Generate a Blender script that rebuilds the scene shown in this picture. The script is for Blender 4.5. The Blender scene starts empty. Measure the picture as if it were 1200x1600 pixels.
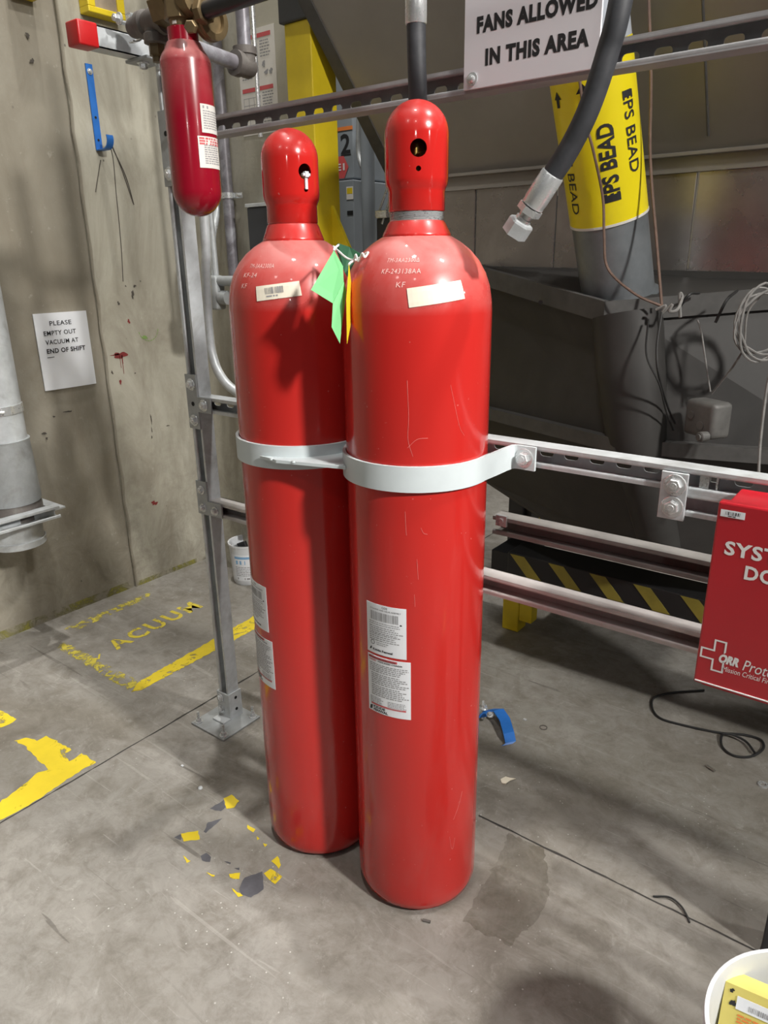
import bpy, bmesh, math, random
from mathutils import Vector as V, Matrix
random.seed(7)
SC = bpy.context.scene
PI = math.pi

# ---------------------------------------------------------------- camera
F_PX = 1141.0
CAM_H = 1.35
CX, CY, CZ = (V((0.79557859, 0.18674185, -0.57635249)),      # world X (along the rails) seen in camera axes
              V((0.60566738, -0.26852963, 0.74903863)),      # world Y (along the left wall)
              None)
_down = V((52.0, 3300.0, F_PX)).normalized()
CZ = -_down
cd = bpy.data.cameras.new('camera')
cam = bpy.data.objects.new('camera', cd)
SC.collection.objects.link(cam)
cd.sensor_fit = 'VERTICAL'; cd.sensor_height = 36.0
cd.lens = 36.0 * F_PX / 1600.0
cd.clip_start = 0.02; cd.clip_end = 100
right = V((CX.x, CY.x, CZ.x)); downv = V((CX.y, CY.y, CZ.y)); fwd = V((CX.z, CY.z, CZ.z))
mw = Matrix(((right.x, -downv.x, -fwd.x, 0), (right.y, -downv.y, -fwd.y, 0), (right.z, -downv.z, -fwd.z, CAM_H), (0, 0, 0, 1)))
cam.matrix_world = mw
SC.camera = cam

def P(px, py, ax, val):
    """point of the photo on the real plane coordinate[ax] = val"""
    c = V((px - 600, py - 800, F_PX))
    d = V((CX.dot(c), CY.dot(c), CZ.dot(c)))
    o = V((0, 0, CAM_H))
    return o + d * ((val - o[ax]) / d[ax])

# ---------------------------------------------------------------- world, lamps, exposure
W = bpy.data.worlds.new('world'); SC.world = W; W.use_nodes = True
W.node_tree.nodes['Background'].inputs[0].default_value = (0.80, 0.86, 0.95, 1)
W.node_tree.nodes['Background'].inputs[1].default_value = 0.035
SC.view_settings.view_transform = 'Standard'
SC.view_settings.look = 'None'
SC.view_settings.gamma = 1.0
SC.view_settings.use_curve_mapping = False
SC.view_settings.exposure = -0.12

def lamp(name, loc, aim, power, size, col=(1, 0.97, 0.92), spread=180):
    l = bpy.data.lights.new(name, 'AREA'); l.shape = 'DISK'; l.size = size; l.energy = power; l.color = col; l.spread = math.radians(spread)
    o = bpy.data.objects.new(name, l); SC.collection.objects.link(o)
    o.location = loc
    o.rotation_euler = (V(aim) - V(loc)).to_track_quat('-Z', 'Y').to_euler()
    return o
lamp('high_bay_lamp_front', (1.3, -2.3, 4.8), (-0.9, 1.0, 0.8), 11, 0.26)
lamp('high_bay_lamp_right', (3.3, 0.45, 3.8), (-1.35, 0.80, 0.6), 36, 0.34, spread=56)
lamp('high_bay_lamp_overhead', (-0.55, 0.45, 5.2), (-0.8, 0.9, 0.0), 52, 0.30)
lamp('high_bay_lamp_aisle', (1.15, 1.85, 4.9), (-0.6, 0.7, 0.0), 125, 0.30)
lamp('high_bay_lamp_back', (-2.00, 1.66, 5.6), (-1.55, 1.0, 0.0), 125, 0.10)
lamp('fill_lamp_left_wall', (-0.9, -3.0, 5.0), (-2.6, 1.4, 0.8), 14, 0.40)  # added fill lamp that brightens the left wall
lamp('high_bay_lamp_far', (-1.2, 4.6, 4.4), (-1.5, 4.6, 0.0), 50, 0.5)
for k, (az, dist, z) in enumerate(((-58, 13, 4.2), (-9, 14, 4.6), (24, 13, 5.0))):      # the next rows of the hall's lamps
    a = math.radians(az)
    lamp('high_bay_lamp_distant', (-0.8 + dist * math.cos(a), 1.1 + dist * math.sin(a), z), (-0.8, 1.1, 1.0), 55, 0.36)

# ---------------------------------------------------------------- materials
def nodes_of(name):
    m = bpy.data.materials.new(name); m.use_nodes = True
    nt = m.node_tree
    return m, nt, nt.nodes['Principled BSDF']
def nd(nt, t, **kw):
    n = nt.nodes.new(t)
    for k, v in kw.items():
        if isinstance(k, str) and hasattr(n, k): setattr(n, k, v)
    return n
def coord(nt, scale=(1, 1, 1), kind='Object'):
    tc = nt.nodes.new('ShaderNodeTexCoord'); mp = nt.nodes.new('ShaderNodeMapping')
    mp.inputs['Scale'].default_value = scale
    nt.links.new(tc.outputs[kind], mp.inputs[0])
    return mp.outputs[0]
def noise(nt, vec, scale, detail=4, rough=0.55, dist=0.0):
    n = nt.nodes.new('ShaderNodeTexNoise'); nt.links.new(vec, n.inputs['Vector'])
    n.inputs['Scale'].default_value = scale; n.inputs['Detail'].default_value = detail
    n.inputs['Roughness'].default_value = rough; n.inputs['Distortion'].default_value = dist
    return n.outputs['Fac']
def ramp(nt, fac, a, b, ca=(0, 0, 0, 1), cb=(1, 1, 1, 1)):
    r = nt.nodes.new('ShaderNodeValToRGB'); nt.links.new(fac, r.inputs[0])
    r.color_ramp.elements[0].position = a; r.color_ramp.elements[1].position = b
    r.color_ramp.elements[0].color = ca; r.color_ramp.elements[1].color = cb
    return r.outputs[0]
def mix(nt, fac, a, b, blend='MIX'):
    m = nt.nodes.new('ShaderNodeMix'); m.data_type = 'RGBA'; m.blend_type = blend
    for sock, v in ((0, fac), (6, a), (7, b)):
        if isinstance(v, (int, float)): m.inputs[sock].default_value = v
        elif isinstance(v, tuple): m.inputs[sock].default_value = v if len(v) == 4 else v + (1,)
        else: nt.links.new(v, m.inputs[sock])
    return m.outputs[2]
def math_(nt, op, a, b=None):
    m = nt.nodes.new('ShaderNodeMath'); m.operation = op
    for i, v in enumerate((a, b)):
        if v is None: continue
        if isinstance(v, (int, float)): m.inputs[i].default_value = v
        else: nt.links.new(v, m.inputs[i])
    return m.outputs[0]
def bump(nt, bs, h, strength, dist=0.01):
    b = nt.nodes.new('ShaderNodeBump'); b.inputs['Strength'].default_value = strength; b.inputs['Distance'].default_value = dist
    nt.links.new(h, b.inputs['Height']); nt.links.new(b.outputs[0], bs.inputs['Normal'])

def simple(name, col, rough=0.5, metal=0.0, var=0.15, nscale=12, dirt=None, coat=0.0, bmp=0.0):
    m, nt, bs = nodes_of(name)
    v = coord(nt)
    f = noise(nt, v, nscale, 5, 0.6)
    c2 = tuple(x * (1 - var) for x in col); c1 = tuple(min(1, x * (1 + var)) for x in col)
    c = mix(nt, ramp(nt, f, 0.3, 0.7), c2, c1)
    if dirt:
        g = noise(nt, v, nscale * 0.35, 6, 0.65, 0.6)
        c = mix(nt, ramp(nt, g, 0.5, 0.72), c, dirt)
    nt.links.new(c, bs.inputs['Base Color'])
    bs.inputs['Metallic'].default_value = metal
    r = nt.nodes.new('ShaderNodeMapRange'); nt.links.new(f, r.inputs[0])
    r.inputs[3].default_value = max(0.02, rough - 0.08); r.inputs[4].default_value = min(1, rough + 0.08)
    nt.links.new(r.outputs[0], bs.inputs['Roughness'])
    if coat: bs.inputs['Coat Weight'].default_value = coat; bs.inputs['Coat Roughness'].default_value = 0.05
    if bmp: bump(nt, bs, f, bmp, 0.003)
    return m

def red_paint(name, col, dust=0.65, rough=0.16):
    m, nt, bs = nodes_of(name)
    v = coord(nt); vs = coord(nt, (1, 1, 0.16))
    geo = nt.nodes.new('ShaderNodeNewGeometry'); sx = nt.nodes.new('ShaderNodeSeparateXYZ')
    nt.links.new(geo.outputs['Normal'], sx.inputs[0])
    up = math_(nt, 'ADD', math_(nt, 'MULTIPLY', ramp(nt, sx.outputs[2], 0.03, 0.10), 0.30), math_(nt, 'MULTIPLY', ramp(nt, sx.outputs[2], 0.10, 0.80), 0.70))
    n1 = noise(nt, v, 9, 6, 0.65, 0.4)
    d = math_(nt, 'MULTIPLY', up, ramp(nt, n1, 0.20, 0.62))
    n2 = noise(nt, vs, 7, 6, 0.62, 0.5)
    scuff = math_(nt, 'MULTIPLY', ramp(nt, n2, 0.60, 0.80), 0.18)
    fine = ramp(nt, noise(nt, v, 110, 2, 0.5), 0.745, 0.78)
    c = mix(nt, math_(nt, 'MULTIPLY', d, dust), col, (0.62, 0.27, 0.25))
    c = mix(nt, scuff, c, (0.42, 0.20, 0.18))
    c = mix(nt, math_(nt, 'MULTIPLY', fine, 0.22), c, (0.75, 0.5, 0.45))
    nt.links.new(c, bs.inputs['Base Color'])
    rr = math_(nt, 'ADD', math_(nt, 'MULTIPLY', d, 0.45), math_(nt, 'ADD', math_(nt, 'MULTIPLY', scuff, 0.8), rough))
    nt.links.new(rr, bs.inputs['Roughness'])
    bs.inputs['Coat Weight'].default_value = 0.25; bs.inputs['Coat Roughness'].default_value = 0.06
    return m

def concrete_wall(name='raw concrete wall', lo=(0.25, 0.225, 0.175), hi=(0.37, 0.345, 0.285)):
    m, nt, bs = nodes_of(name)
    v = coord(nt); vz = coord(nt, (1, 1, 0.35))
    n1 = noise(nt, v, 1.1, 5, 0.6, 0.3); n2 = noise(nt, vz, 5.5, 8, 0.7, 0.5); n3 = noise(nt, v, 38, 6, 0.7)
    sp = nt.nodes.new('ShaderNodeSeparateXYZ'); nt.links.new(v, sp.inputs[0])
    c = mix(nt, ramp(nt, n1, 0.35, 0.7), lo, hi)
    c = mix(nt, math_(nt, 'MULTIPLY', ramp(nt, n2, 0.42, 0.72), 0.7), c, (0.20, 0.17, 0.125))
    # dirtier towards the floor: mop splashes and scuffs
    low = nt.nodes.new('ShaderNodeMapRange'); nt.links.new(sp.outputs[2], low.inputs[0])
    low.inputs[1].default_value = 0.9; low.inputs[2].default_value = 0.1; low.inputs[3].default_value = 0; low.inputs[4].default_value = 1
    n4 = noise(nt, v, 7, 8, 0.75, 1.2)
    c = mix(nt, math_(nt, 'MULTIPLY', math_(nt, 'MULTIPLY', low.outputs[0], ramp(nt, n4, 0.42, 0.7)), 0.7), c, (0.17, 0.15, 0.115))
    c = mix(nt, math_(nt, 'MULTIPLY', ramp(nt, n3, 0.62, 0.75), 0.35), c, (0.6, 0.57, 0.5))
    pit = nt.nodes.new('ShaderNodeTexVoronoi'); pit.inputs['Scale'].default_value = 14
    nt.links.new(coord(nt, (1, 1, 0.8)), pit.inputs['Vector'])
    pm = ramp(nt, pit.outputs['Distance'], 0.035, 0.06, (1, 1, 1, 1), (0, 0, 0, 1))
    pm = math_(nt, 'MULTIPLY', pm, ramp(nt, noise(nt, v, 3, 2), 0.45, 0.6))
    c = mix(nt, math_(nt, 'MULTIPLY', pm, 0.75), c, (0.05, 0.045, 0.04))
    nt.links.new(c, bs.inputs['Base Color']); bs.inputs['Roughness'].default_value = 0.82
    bump(nt, bs, n3, 0.25, 0.004)
    return m

def concrete_floor():
    m, nt, bs = nodes_of('worn concrete floor')
    v = coord(nt)
    n1 = noise(nt, v, 1.3, 6, 0.62, 0.6); n2 = noise(nt, v, 6, 8, 0.7, 0.8); n3 = noise(nt, v, 60, 6, 0.7)
    c = mix(nt, ramp(nt, n1, 0.33, 0.68), (0.205, 0.187, 0.158), (0.335, 0.32, 0.295))
    c = mix(nt, math_(nt, 'MULTIPLY', ramp(nt, n2, 0.46, 0.70), 0.65), c, (0.145, 0.127, 0.10))
    # swept dust in long streaks
    tc = nt.nodes.new('ShaderNodeTexCoord'); mp = nt.nodes.new('ShaderNodeMapping')
    mp.inputs['Rotation'].default_value = (0, 0, 0.55); mp.inputs['Scale'].default_value = (1.0, 2.6, 1)
    nt.links.new(tc.outputs['Object'], mp.inputs[0])
    s = noise(nt, mp.outputs[0], 3.2, 8, 0.72, 1.4)
    c = mix(nt, math_(nt, 'MULTIPLY', ramp(nt, s, 0.50, 0.72), 0.5), c, (0.42, 0.40, 0.37))
    mp2 = nt.nodes.new('ShaderNodeMapping')
    mp2.inputs['Rotation'].default_value = (0, 0, -0.35); mp2.inputs['Scale'].default_value = (1.5, 9, 1)
    nt.links.new(tc.outputs['Object'], mp2.inputs[0])
    s2 = noise(nt, mp2.outputs[0], 2.2, 6, 0.7, 2.0)
    c = mix(nt, math_(nt, 'MULTIPLY', ramp(nt, s2, 0.60, 0.74), 0.4), c, (0.13, 0.12, 0.105))
    n5 = noise(nt, v, 17, 10, 0.78, 0.6)
    c = mix(nt, math_(nt, 'MULTIPLY', ramp(nt, n5, 0.46, 0.66), 0.5), c, (0.13, 0.115, 0.092))
    n6 = noise(nt, v, 11, 10, 0.8, 1.6)
    c = mix(nt, math_(nt, 'MULTIPLY', ramp(nt, n6, 0.56, 0.68), 0.45), c, (0.46, 0.445, 0.415))
    for rot, sc_, th_, colr, amt in ((0.9, (2.2, 46, 1), 0.67, (0.46, 0.44, 0.41), 0.35), (-0.4, (1.6, 38, 1), 0.685, (0.09, 0.08, 0.07), 0.6), (2.2, (2.6, 60, 1), 0.68, (0.46, 0.44, 0.41), 0.35)):
        mp3 = nt.nodes.new('ShaderNodeMapping'); mp3.inputs['Rotation'].default_value = (0, 0, rot); mp3.inputs['Scale'].default_value = sc_
        nt.links.new(tc.outputs['Object'], mp3.inputs[0])
        sc3 = noise(nt, mp3.outputs[0], 1.0, 3, 0.5, 0.9)
        c = mix(nt, math_(nt, 'MULTIPLY', math_(nt, 'MULTIPLY', ramp(nt, sc3, th_, th_ + 0.02), ramp(nt, n1, 0.42, 0.6)), amt), c, colr)
    # flecks of spilled paint and grit
    vo = nt.nodes.new('ShaderNodeTexVoronoi'); vo.inputs['Scale'].default_value = 46; nt.links.new(v, vo.inputs['Vector'])
    fl = ramp(nt, vo.outputs['Distance'], 0.06, 0.10, (1, 1, 1, 1), (0, 0, 0, 1))
    fl = math_(nt, 'MULTIPLY', fl, ramp(nt, noise(nt, v, 2.4, 3), 0.48, 0.62))
    c = mix(nt, math_(nt, 'MULTIPLY', fl, 0.75), c, (0.66, 0.65, 0.62))
    c = mix(nt, math_(nt, 'MULTIPLY', ramp(nt, n3, 0.60, 0.78), 0.4), c, (0.42, 0.40, 0.37))
    nt.links.new(c, bs.inputs['Base Color'])
    rg = nt.nodes.new('ShaderNodeMapRange'); nt.links.new(n2, rg.inputs[0]); rg.inputs[3].default_value = 0.42; rg.inputs[4].default_value = 0.75
    nt.links.new(rg.outputs[0], bs.inputs['Roughness'])
    bump(nt, bs, n3, 0.18, 0.003)
    return m

def worn_paint(name, col, wear=0.5, sc=22, soft=0.04, amount=1.0):
    """paint film on the floor, worn through in patches"""
    m, nt, bs = nodes_of(name)
    v = coord(nt)
    f = noise(nt, v, sc, 8, 0.72, 0.8); g = noise(nt, v, 6, 5, 0.6)
    c = mix(nt, ramp(nt, g, 0.3, 0.7), tuple(x * 0.8 for x in col), col)
    nt.links.new(c, bs.inputs['Base Color']); bs.inputs['Roughness'].default_value = 0.55
    a = ramp(nt, f, wear - soft, wear + soft, (amount, amount, amount, 1), (0, 0, 0, 1))
    nt.links.new(a, bs.inputs['Alpha'])
    return m

M = {}
M['red'] = red_paint('red cylinder enamel', (0.50, 0.021, 0.017))
M['cap_red'] = red_paint('red cap enamel', (0.52, 0.018, 0.015), 0.12, 0.10)
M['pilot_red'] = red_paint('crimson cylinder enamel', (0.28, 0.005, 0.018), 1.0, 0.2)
M['box_red'] = simple('crimson sheet metal enamel', (0.46, 0.012, 0.022), 0.30, 0, 0.06, 6, coat=0.3)
M['red_plastic'] = simple('red plastic', (0.5, 0.012, 0.014), 0.35, 0, 0.1, 20)
M['wall'] = concrete_wall()
M['wall_light'] = concrete_wall('smooth light concrete wall', (0.40, 0.38, 0.31), (0.52, 0.50, 0.42))
M['floor'] = concrete_floor()
M['galv'] = simple('galvanised steel', (0.56, 0.59, 0.61), 0.40, 0.25, 0.12, 30, (0.38, 0.39, 0.39))
M['galv_dull'] = simple('dull galvanised steel', (0.38, 0.40, 0.41), 0.5, 0.3, 0.15, 18, (0.25, 0.25, 0.24), bmp=0.1)
M['slot'] = simple('dusty slotted channel', (0.36, 0.36, 0.37), 0.5, 0.15, 0.12, 25)
M['zinc'] = simple('bright zinc', (0.66, 0.68, 0.69), 0.28, 0.6, 0.08, 40)
M['strap'] = simple('pale grey bracket paint', (0.60, 0.66, 0.68), 0.42, 0, 0.05, 14)
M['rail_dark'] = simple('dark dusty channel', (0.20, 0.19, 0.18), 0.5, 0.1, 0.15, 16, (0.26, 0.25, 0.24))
M['brass'] = simple('tarnished brass', (0.20, 0.145, 0.075), 0.45, 0.6, 0.25, 16, (0.12, 0.09, 0.06))
M['brass_bright'] = simple('bright brass', (0.70, 0.48, 0.14), 0.25, 0.95, 0.1, 16)
M['iron'] = simple('dusty malleable iron', (0.14, 0.125, 0.115), 0.72, 0.3, 0.2, 26, (0.25, 0.24, 0.22), bmp=0.2)
M['pipe_grey'] = simple('scuffed steel pipe', (0.20, 0.19, 0.21), 0.42, 0.3, 0.25, 30, (0.42, 0.43, 0.47))
M['black_pipe'] = simple('black steel pipe', (0.018, 0.020, 0.026), 0.35, 0.2, 0.2, 20)
M['rubber'] = simple('black rubber hose', (0.036, 0.038, 0.044), 0.60, 0, 0.25, 30, (0.075, 0.076, 0.085))
M['black'] = simple('black paint', (0.012, 0.012, 0.013), 0.5)
M['ink'] = simple('black printing ink', (0.016, 0.016, 0.018), 0.6, 0, 0.05)
M['ink_grey'] = simple('grey printing ink', (0.30, 0.30, 0.31), 0.7, 0, 0.1)
M['ink_red'] = simple('red printing ink', (0.58, 0.10, 0.11), 0.6, 0, 0.08)
M['ink_white'] = simple('white printing ink', (0.82, 0.80, 0.80), 0.5, 0, 0.03)
M['ink_blue'] = simple('blue printing ink', (0.22, 0.42, 0.66), 0.6, 0, 0.1)
M['stamp'] = simple('paint rubbed off the stamped figures', (0.80, 0.50, 0.47), 0.6, 0, 0.15, 60)
M['scratch'] = simple('scraped red paint', (0.66, 0.20, 0.18), 0.6)
M['paper'] = simple('white paper', (0.80, 0.82, 0.86), 0.7, 0, 0.02, 5)
M['paper_warm'] = simple('off-white label stock', (0.72, 0.70, 0.66), 0.45, 0, 0.04, 20)
M['sticker'] = simple('cream sticker', (0.82, 0.76, 0.63), 0.42, 0, 0.05, 20)
M['sign_white'] = simple('white sign plastic', (0.72, 0.70, 0.74), 0.35, 0, 0.02, 8)
M['blue'] = simple('blue enamel', (0.025, 0.15, 0.50), 0.38, 0, 0.12, 14)
M['yellow'] = simple('safety yellow paint', (0.74, 0.56, 0.018), 0.42, 0, 0.10, 7)
M['yellow_sleeve'] = simple('yellow vinyl sleeve', (0.85, 0.70, 0.012), 0.32, 0, 0.04, 5)
M['duct'] = simple('grey duct steel', (0.22, 0.24, 0.255), 0.45, 0.5, 0.2, 10, (0.30, 0.32, 0.34))
M['duct_pale'] = simple('pale duct coating', (0.52, 0.56, 0.62), 0.4, 0.2, 0.05, 10)
M['stainless'] = simple('smeared stainless sheet', (0.34, 0.31, 0.29), 0.28, 0.75, 0.2, 5, (0.24, 0.215, 0.20))
M['hopper'] = simple('dull hopper sheet', (0.30, 0.28, 0.255), 0.45, 0.35, 0.12, 3)
M['dark_steel'] = simple('shaded dark steel', (0.038, 0.036, 0.034), 0.6, 0.1, 0.22, 7, (0.052, 0.050, 0.047), bmp=0.1)  # base colour darkened to hold the shade on the lower hopper
M['dark_lip'] = simple('dusty grey angle iron', (0.085, 0.083, 0.080), 0.65, 0.1, 0.2, 20)
M['dark_grey'] = simple('dark grey enamel', (0.050, 0.053, 0.060), 0.5, 0.1, 0.12, 9)
M['rail_dusty'] = simple('dusty brown-grey channel', (0.44, 0.42, 0.41), 0.5, 0.1, 0.15, 16, (0.46, 0.44, 0.43))
M['cabinet'] = simple('grey cabinet enamel', (0.25, 0.28, 0.31), 0.45, 0, 0.05, 9)
M['orange'] = simple('orange label', (0.75, 0.22, 0.05), 0.5, 0, 0.05)
M['hex_red'] = simple('red hexagon sticker', (0.66, 0.10, 0.10), 0.5, 0, 0.05)
M['white_plastic'] = simple('white bucket plastic', (0.66, 0.68, 0.71), 0.4, 0, 0.03, 10)
M['dirty_plastic'] = simple('soiled white plastic', (0.62, 0.60, 0.56), 0.5, 0, 0.1, 14, (0.42, 0.36, 0.29))
M['card_yellow'] = simple('yellow carton card', (0.70, 0.60, 0.16), 0.4, 0, 0.06, 10)
M['tag_green'] = simple('light green tag card', (0.22, 0.66, 0.27), 0.6, 0, 0.05, 12)
M['tag_dark'] = simple('dark green tag card', (0.035, 0.14, 0.07), 0.55, 0, 0.1, 12)
M['tag_yellow'] = simple('yellow tag card', (0.80, 0.62, 0.02), 0.5, 0, 0.05, 12)
M['string'] = simple('white tie string', (0.75, 0.74, 0.72), 0.8)
M['wire'] = simple('dusty grey cable', (0.20, 0.19, 0.18), 0.7, 0, 0.2, 60)
M['wire_pale'] = simple('pale grey cable', (0.24, 0.235, 0.225), 0.6, 0, 0.2, 60)
M['wire_brown'] = simple('brown cable', (0.16, 0.10, 0.075), 0.6, 0, 0.2, 60)
M['wire_black'] = simple('black cable', (0.018, 0.018, 0.018), 0.55, 0, 0.2, 60)
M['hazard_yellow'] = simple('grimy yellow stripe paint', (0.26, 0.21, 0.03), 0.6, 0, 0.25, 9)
M['jbox'] = simple('dusty junction box steel', (0.14, 0.137, 0.13), 0.55, 0.2, 0.2, 20, (0.09, 0.088, 0.085))
M['wood'] = simple('raw wood core', (0.30, 0.24, 0.17), 0.7, 0, 0.25, 18)
M['dark_in'] = simple('dark opening', (0.006, 0.006, 0.006), 0.8)
M['chip'] = simple('scraped grey paint', (0.10, 0.10, 0.115), 0.6, 0, 0.2, 30)
M['joint'] = simple('dirt-filled joint', (0.045, 0.042, 0.038), 0.9, 0, 0.3, 60)
M['plate_gold'] = simple('yellow-green chromate steel', (0.45, 0.45, 0.42), 0.3, 0.9, 0.1, 30)
M['floor_yellow'] = worn_paint('worn yellow floor paint', (0.80, 0.62, 0.03), 0.60)
M['floor_yellow_bold'] = worn_paint('yellow floor paint', (0.86, 0.66, 0.03), 0.615, 13)
M['floor_stencil'] = worn_paint('stencilled yellow floor paint', (0.74, 0.60, 0.06), 0.56, 24)
M['floor_yellow_thin'] = worn_paint('thin yellow floor paint', (0.66, 0.56, 0.08), 0.49, 30)
M['stain_brown'] = worn_paint('brown floor stain', (0.15, 0.125, 0.085), 0.55, 7, 0.18, 0.35)
M['splat_red'] = simple('dried dark red splash', (0.20, 0.025, 0.025), 0.6)
M['splat_green'] = simple('green marker', (0.20, 0.32, 0.09), 0.7)
M['smudge'] = simple('dark smudge', (0.07, 0.06, 0.05), 0.8)
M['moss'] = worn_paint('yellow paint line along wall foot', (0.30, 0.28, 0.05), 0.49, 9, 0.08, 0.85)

# ---------------------------------------------------------------- object helpers
LOC = {}
def obj(name, bm, mat, parent=None, label=None, smooth=False, loc=None):
    me = bpy.data.meshes.new(name)
    base = LOC[parent.as_pointer()] if parent else (V(loc) if loc else V((0, 0, 0)))
    bmesh.ops.recalc_face_normals(bm, faces=bm.faces[:])
    for f in bm.faces: f.smooth = smooth
    bmesh.ops.translate(bm, verts=bm.verts[:], vec=-base)
    bm.to_mesh(me); bm.free()
    if smooth:
        try: me.set_sharp_from_angle(angle=math.radians(38))
        except Exception: pass
    for mm in (mat if isinstance(mat, (list, tuple)) else [mat]): me.materials.append(M[mm] if isinstance(mm, str) else mm)
    o = bpy.data.objects.new(name, me); SC.collection.objects.link(o)
    if parent: o.parent = parent
    else: o.location = base
    LOC[o.as_pointer()] = base
    if label: o['label'] = label
    return o
def tag(o, label, cat, group=None, kind=None):
    if label: o['label'] = label
    if cat: o['category'] = cat
    if group: o['group'] = group
    if kind: o['kind'] = kind
    return o
def thing(name, label, cat, loc, group=None):
    o = bpy.data.objects.new(name, None); SC.collection.objects.link(o)
    o.empty_display_size = 0.05
    o.location = loc; LOC[o.as_pointer()] = V(loc)
    return tag(o, label, cat, group)
def struct(name, bm, mat, parent=None, smooth=False):
    o = obj(name, bm, mat, parent, smooth=smooth)
    if not parent: o['kind'] = 'structure'
    return o
def BM(): return bmesh.new()
def setmat(faces, i):
    for f in faces: f.material_index = i
def hexa(bm, c8, mi=0):
    v = [bm.verts.new(c) for c in c8]
    fs = [bm.faces.new([v[i] for i in q]) for q in ((0, 1, 2, 3), (7, 6, 5, 4), (0, 4, 5, 1), (1, 5, 6, 2), (2, 6, 7, 3), (3, 7, 4, 0))]
    setmat(fs, mi); return fs
def box(bm, x0, x1, y0, y1, z0, z1, mi=0):
    return hexa(bm, ((x0, y0, z0), (x1, y0, z0), (x1, y1, z0), (x0, y1, z0), (x0, y0, z1), (x1, y0, z1), (x1, y1, z1), (x0, y1, z1)), mi)
def rbox(bm, x0, x1, y0, y1, z0, z1, r=0.003, seg=2, mi=0):
    b2 = bmesh.new(); box(b2, x0, x1, y0, y1, z0, z1)
    bmesh.ops.bevel(b2, geom=b2.edges[:], offset=r, segments=seg, affect='EDGES', profile=0.5)
    merge(bm, b2, mi)
def merge(bm, b2, mi=0, mtx=None):
    if mtx is not None: bmesh.ops.transform(b2, matrix=mtx, verts=b2.verts[:])
    mp = {v: bm.verts.new(v.co) for v in b2.verts}
    for f in b2.faces:
        try:
            nf = bm.faces.new([mp[v] for v in f.verts]); nf.material_index = mi
        except ValueError: pass
    b2.free()
def frame_of(axis):
    a = V(axis).normalized()
    h = V((0, 0, 1)) if abs(a.z) < 0.9 else V((1, 0, 0))
    s = a.cross(h).normalized(); t = s.cross(a).normalized()
    return a, s, t
def lathe(bm, prof, c=(0, 0, 0), axis=(0, 0, 1), seg=48, mi=0, cap=True, rot=0.0):
    """prof = [(radius, distance along axis)]"""
    a, s, t = frame_of(axis); c = V(c)
    rings = []
    for r, h in prof:
        if r < 1e-6: rings.append([bm.verts.new(c + a * h)])
        else: rings.append([bm.verts.new(c + a * h + (s * math.cos(rot + 2 * PI * k / seg) + t * math.sin(rot + 2 * PI * k / seg)) * r) for k in range(seg)])
    for A, B in zip(rings, rings[1:]):
        for k in range(seg):
            k2 = (k + 1) % seg
            q = ([A[k], A[k2]] if len(A) > 1 else [A[0]]) + ([B[k2], B[k]] if len(B) > 1 else [B[0]])
            if len(q) > 2: bm.faces.new(q).material_index = mi
    if cap:
        for R in (rings[0], rings[-1]):
            if len(R) > 1: bm.faces.new(R).material_index = mi
def cyl(bm, a, b, r, seg=20, mi=0, r2=None):
    a, b = V(a), V(b); d = b - a
    lathe(bm, [(r, 0), (r2 if r2 else r, d.length)], a, d, seg, mi)
def spline(pts, n=8):
    pts = [V(p) for p in pts]
    if len(pts) < 3: return pts
    out = []
    q = [pts[0] * 2 - pts[1]] + pts + [pts[-1] * 2 - pts[-2]]
    for i in range(1, len(q) - 2):
        for k in range(n):
            t = k / n
            a, b, c, d = q[i - 1], q[i], q[i + 1], q[i + 2]
            out.append(0.5 * ((2 * b) + (c - a) * t + (2 * a - 5 * b + 4 * c - d) * t * t + (3 * b - a - 3 * c + d) * t ** 3))
    out.append(pts[-1]); return out
def tube(bm, pts, r, seg=10, mi=0, cap=True):
    pts = [V(p) for p in pts]; n = len(pts)
    rs = r if isinstance(r, list) else [r] * n
    d0 = (pts[1] - pts[0]).normalized(); _, s, t = frame_of(d0)
    rings = []
    for i, p in enumerate(pts):
        d = (pts[min(i + 1, n - 1)] - pts[max(i - 1, 0)]).normalized()
        s = (s - d * s.dot(d)).normalized(); t = d.cross(s)
        rings.append([bm.verts.new(p + (s * math.cos(2 * PI * k / seg) + t * math.sin(2 * PI * k / seg)) * rs[i]) for k in range(seg)])
    for A, B in zip(rings, rings[1:]):
        for k in range(seg): bm.faces.new([A[k], A[(k + 1) % seg], B[(k + 1) % seg], B[k]]).material_index = mi
    if cap:
        bm.faces.new(rings[0]).material_index = mi; bm.faces.new(rings[-1]).material_index = mi
def prism(bm, poly, d, mi=0):
    """solid from a planar 3D polygon pushed along d"""
    d = V(d); a = [bm.verts.new(V(p)) for p in poly]; b = [bm.verts.new(V(p) + d) for p in poly]
    n = len(a)
    fs = [bm.faces.new(a), bm.faces.new(b[::-1])] + [bm.faces.new([a[i], a[(i + 1) % n], b[(i + 1) % n], b[i]]) for i in range(n)]
    setmat(fs, mi)
def ribbon(bm, pts, wv, th, mi=0):
    """flat bar following pts (a polyline), width vector wv, thickness th"""
    pts = [V(p) for p in pts]; wv = V(wv); n = len(pts); rows = []
    for i, p in enumerate(pts):
        d = (pts[min(i + 1, n - 1)] - pts[max(i - 1, 0)]).normalized(); nn = d.cross(wv).normalized() * th
        rows.append([bm.verts.new(q) for q in (p, p + wv, p + wv + nn, p + nn)])
    for A, B in zip(rows, rows[1:]):
        for k in range(4): bm.faces.new([A[k], A[(k + 1) % 4], B[(k + 1) % 4], B[k]]).material_index = mi
    bm.faces.new(rows[0]).material_index = mi; bm.faces.new(rows[-1]).material_index = mi
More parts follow.
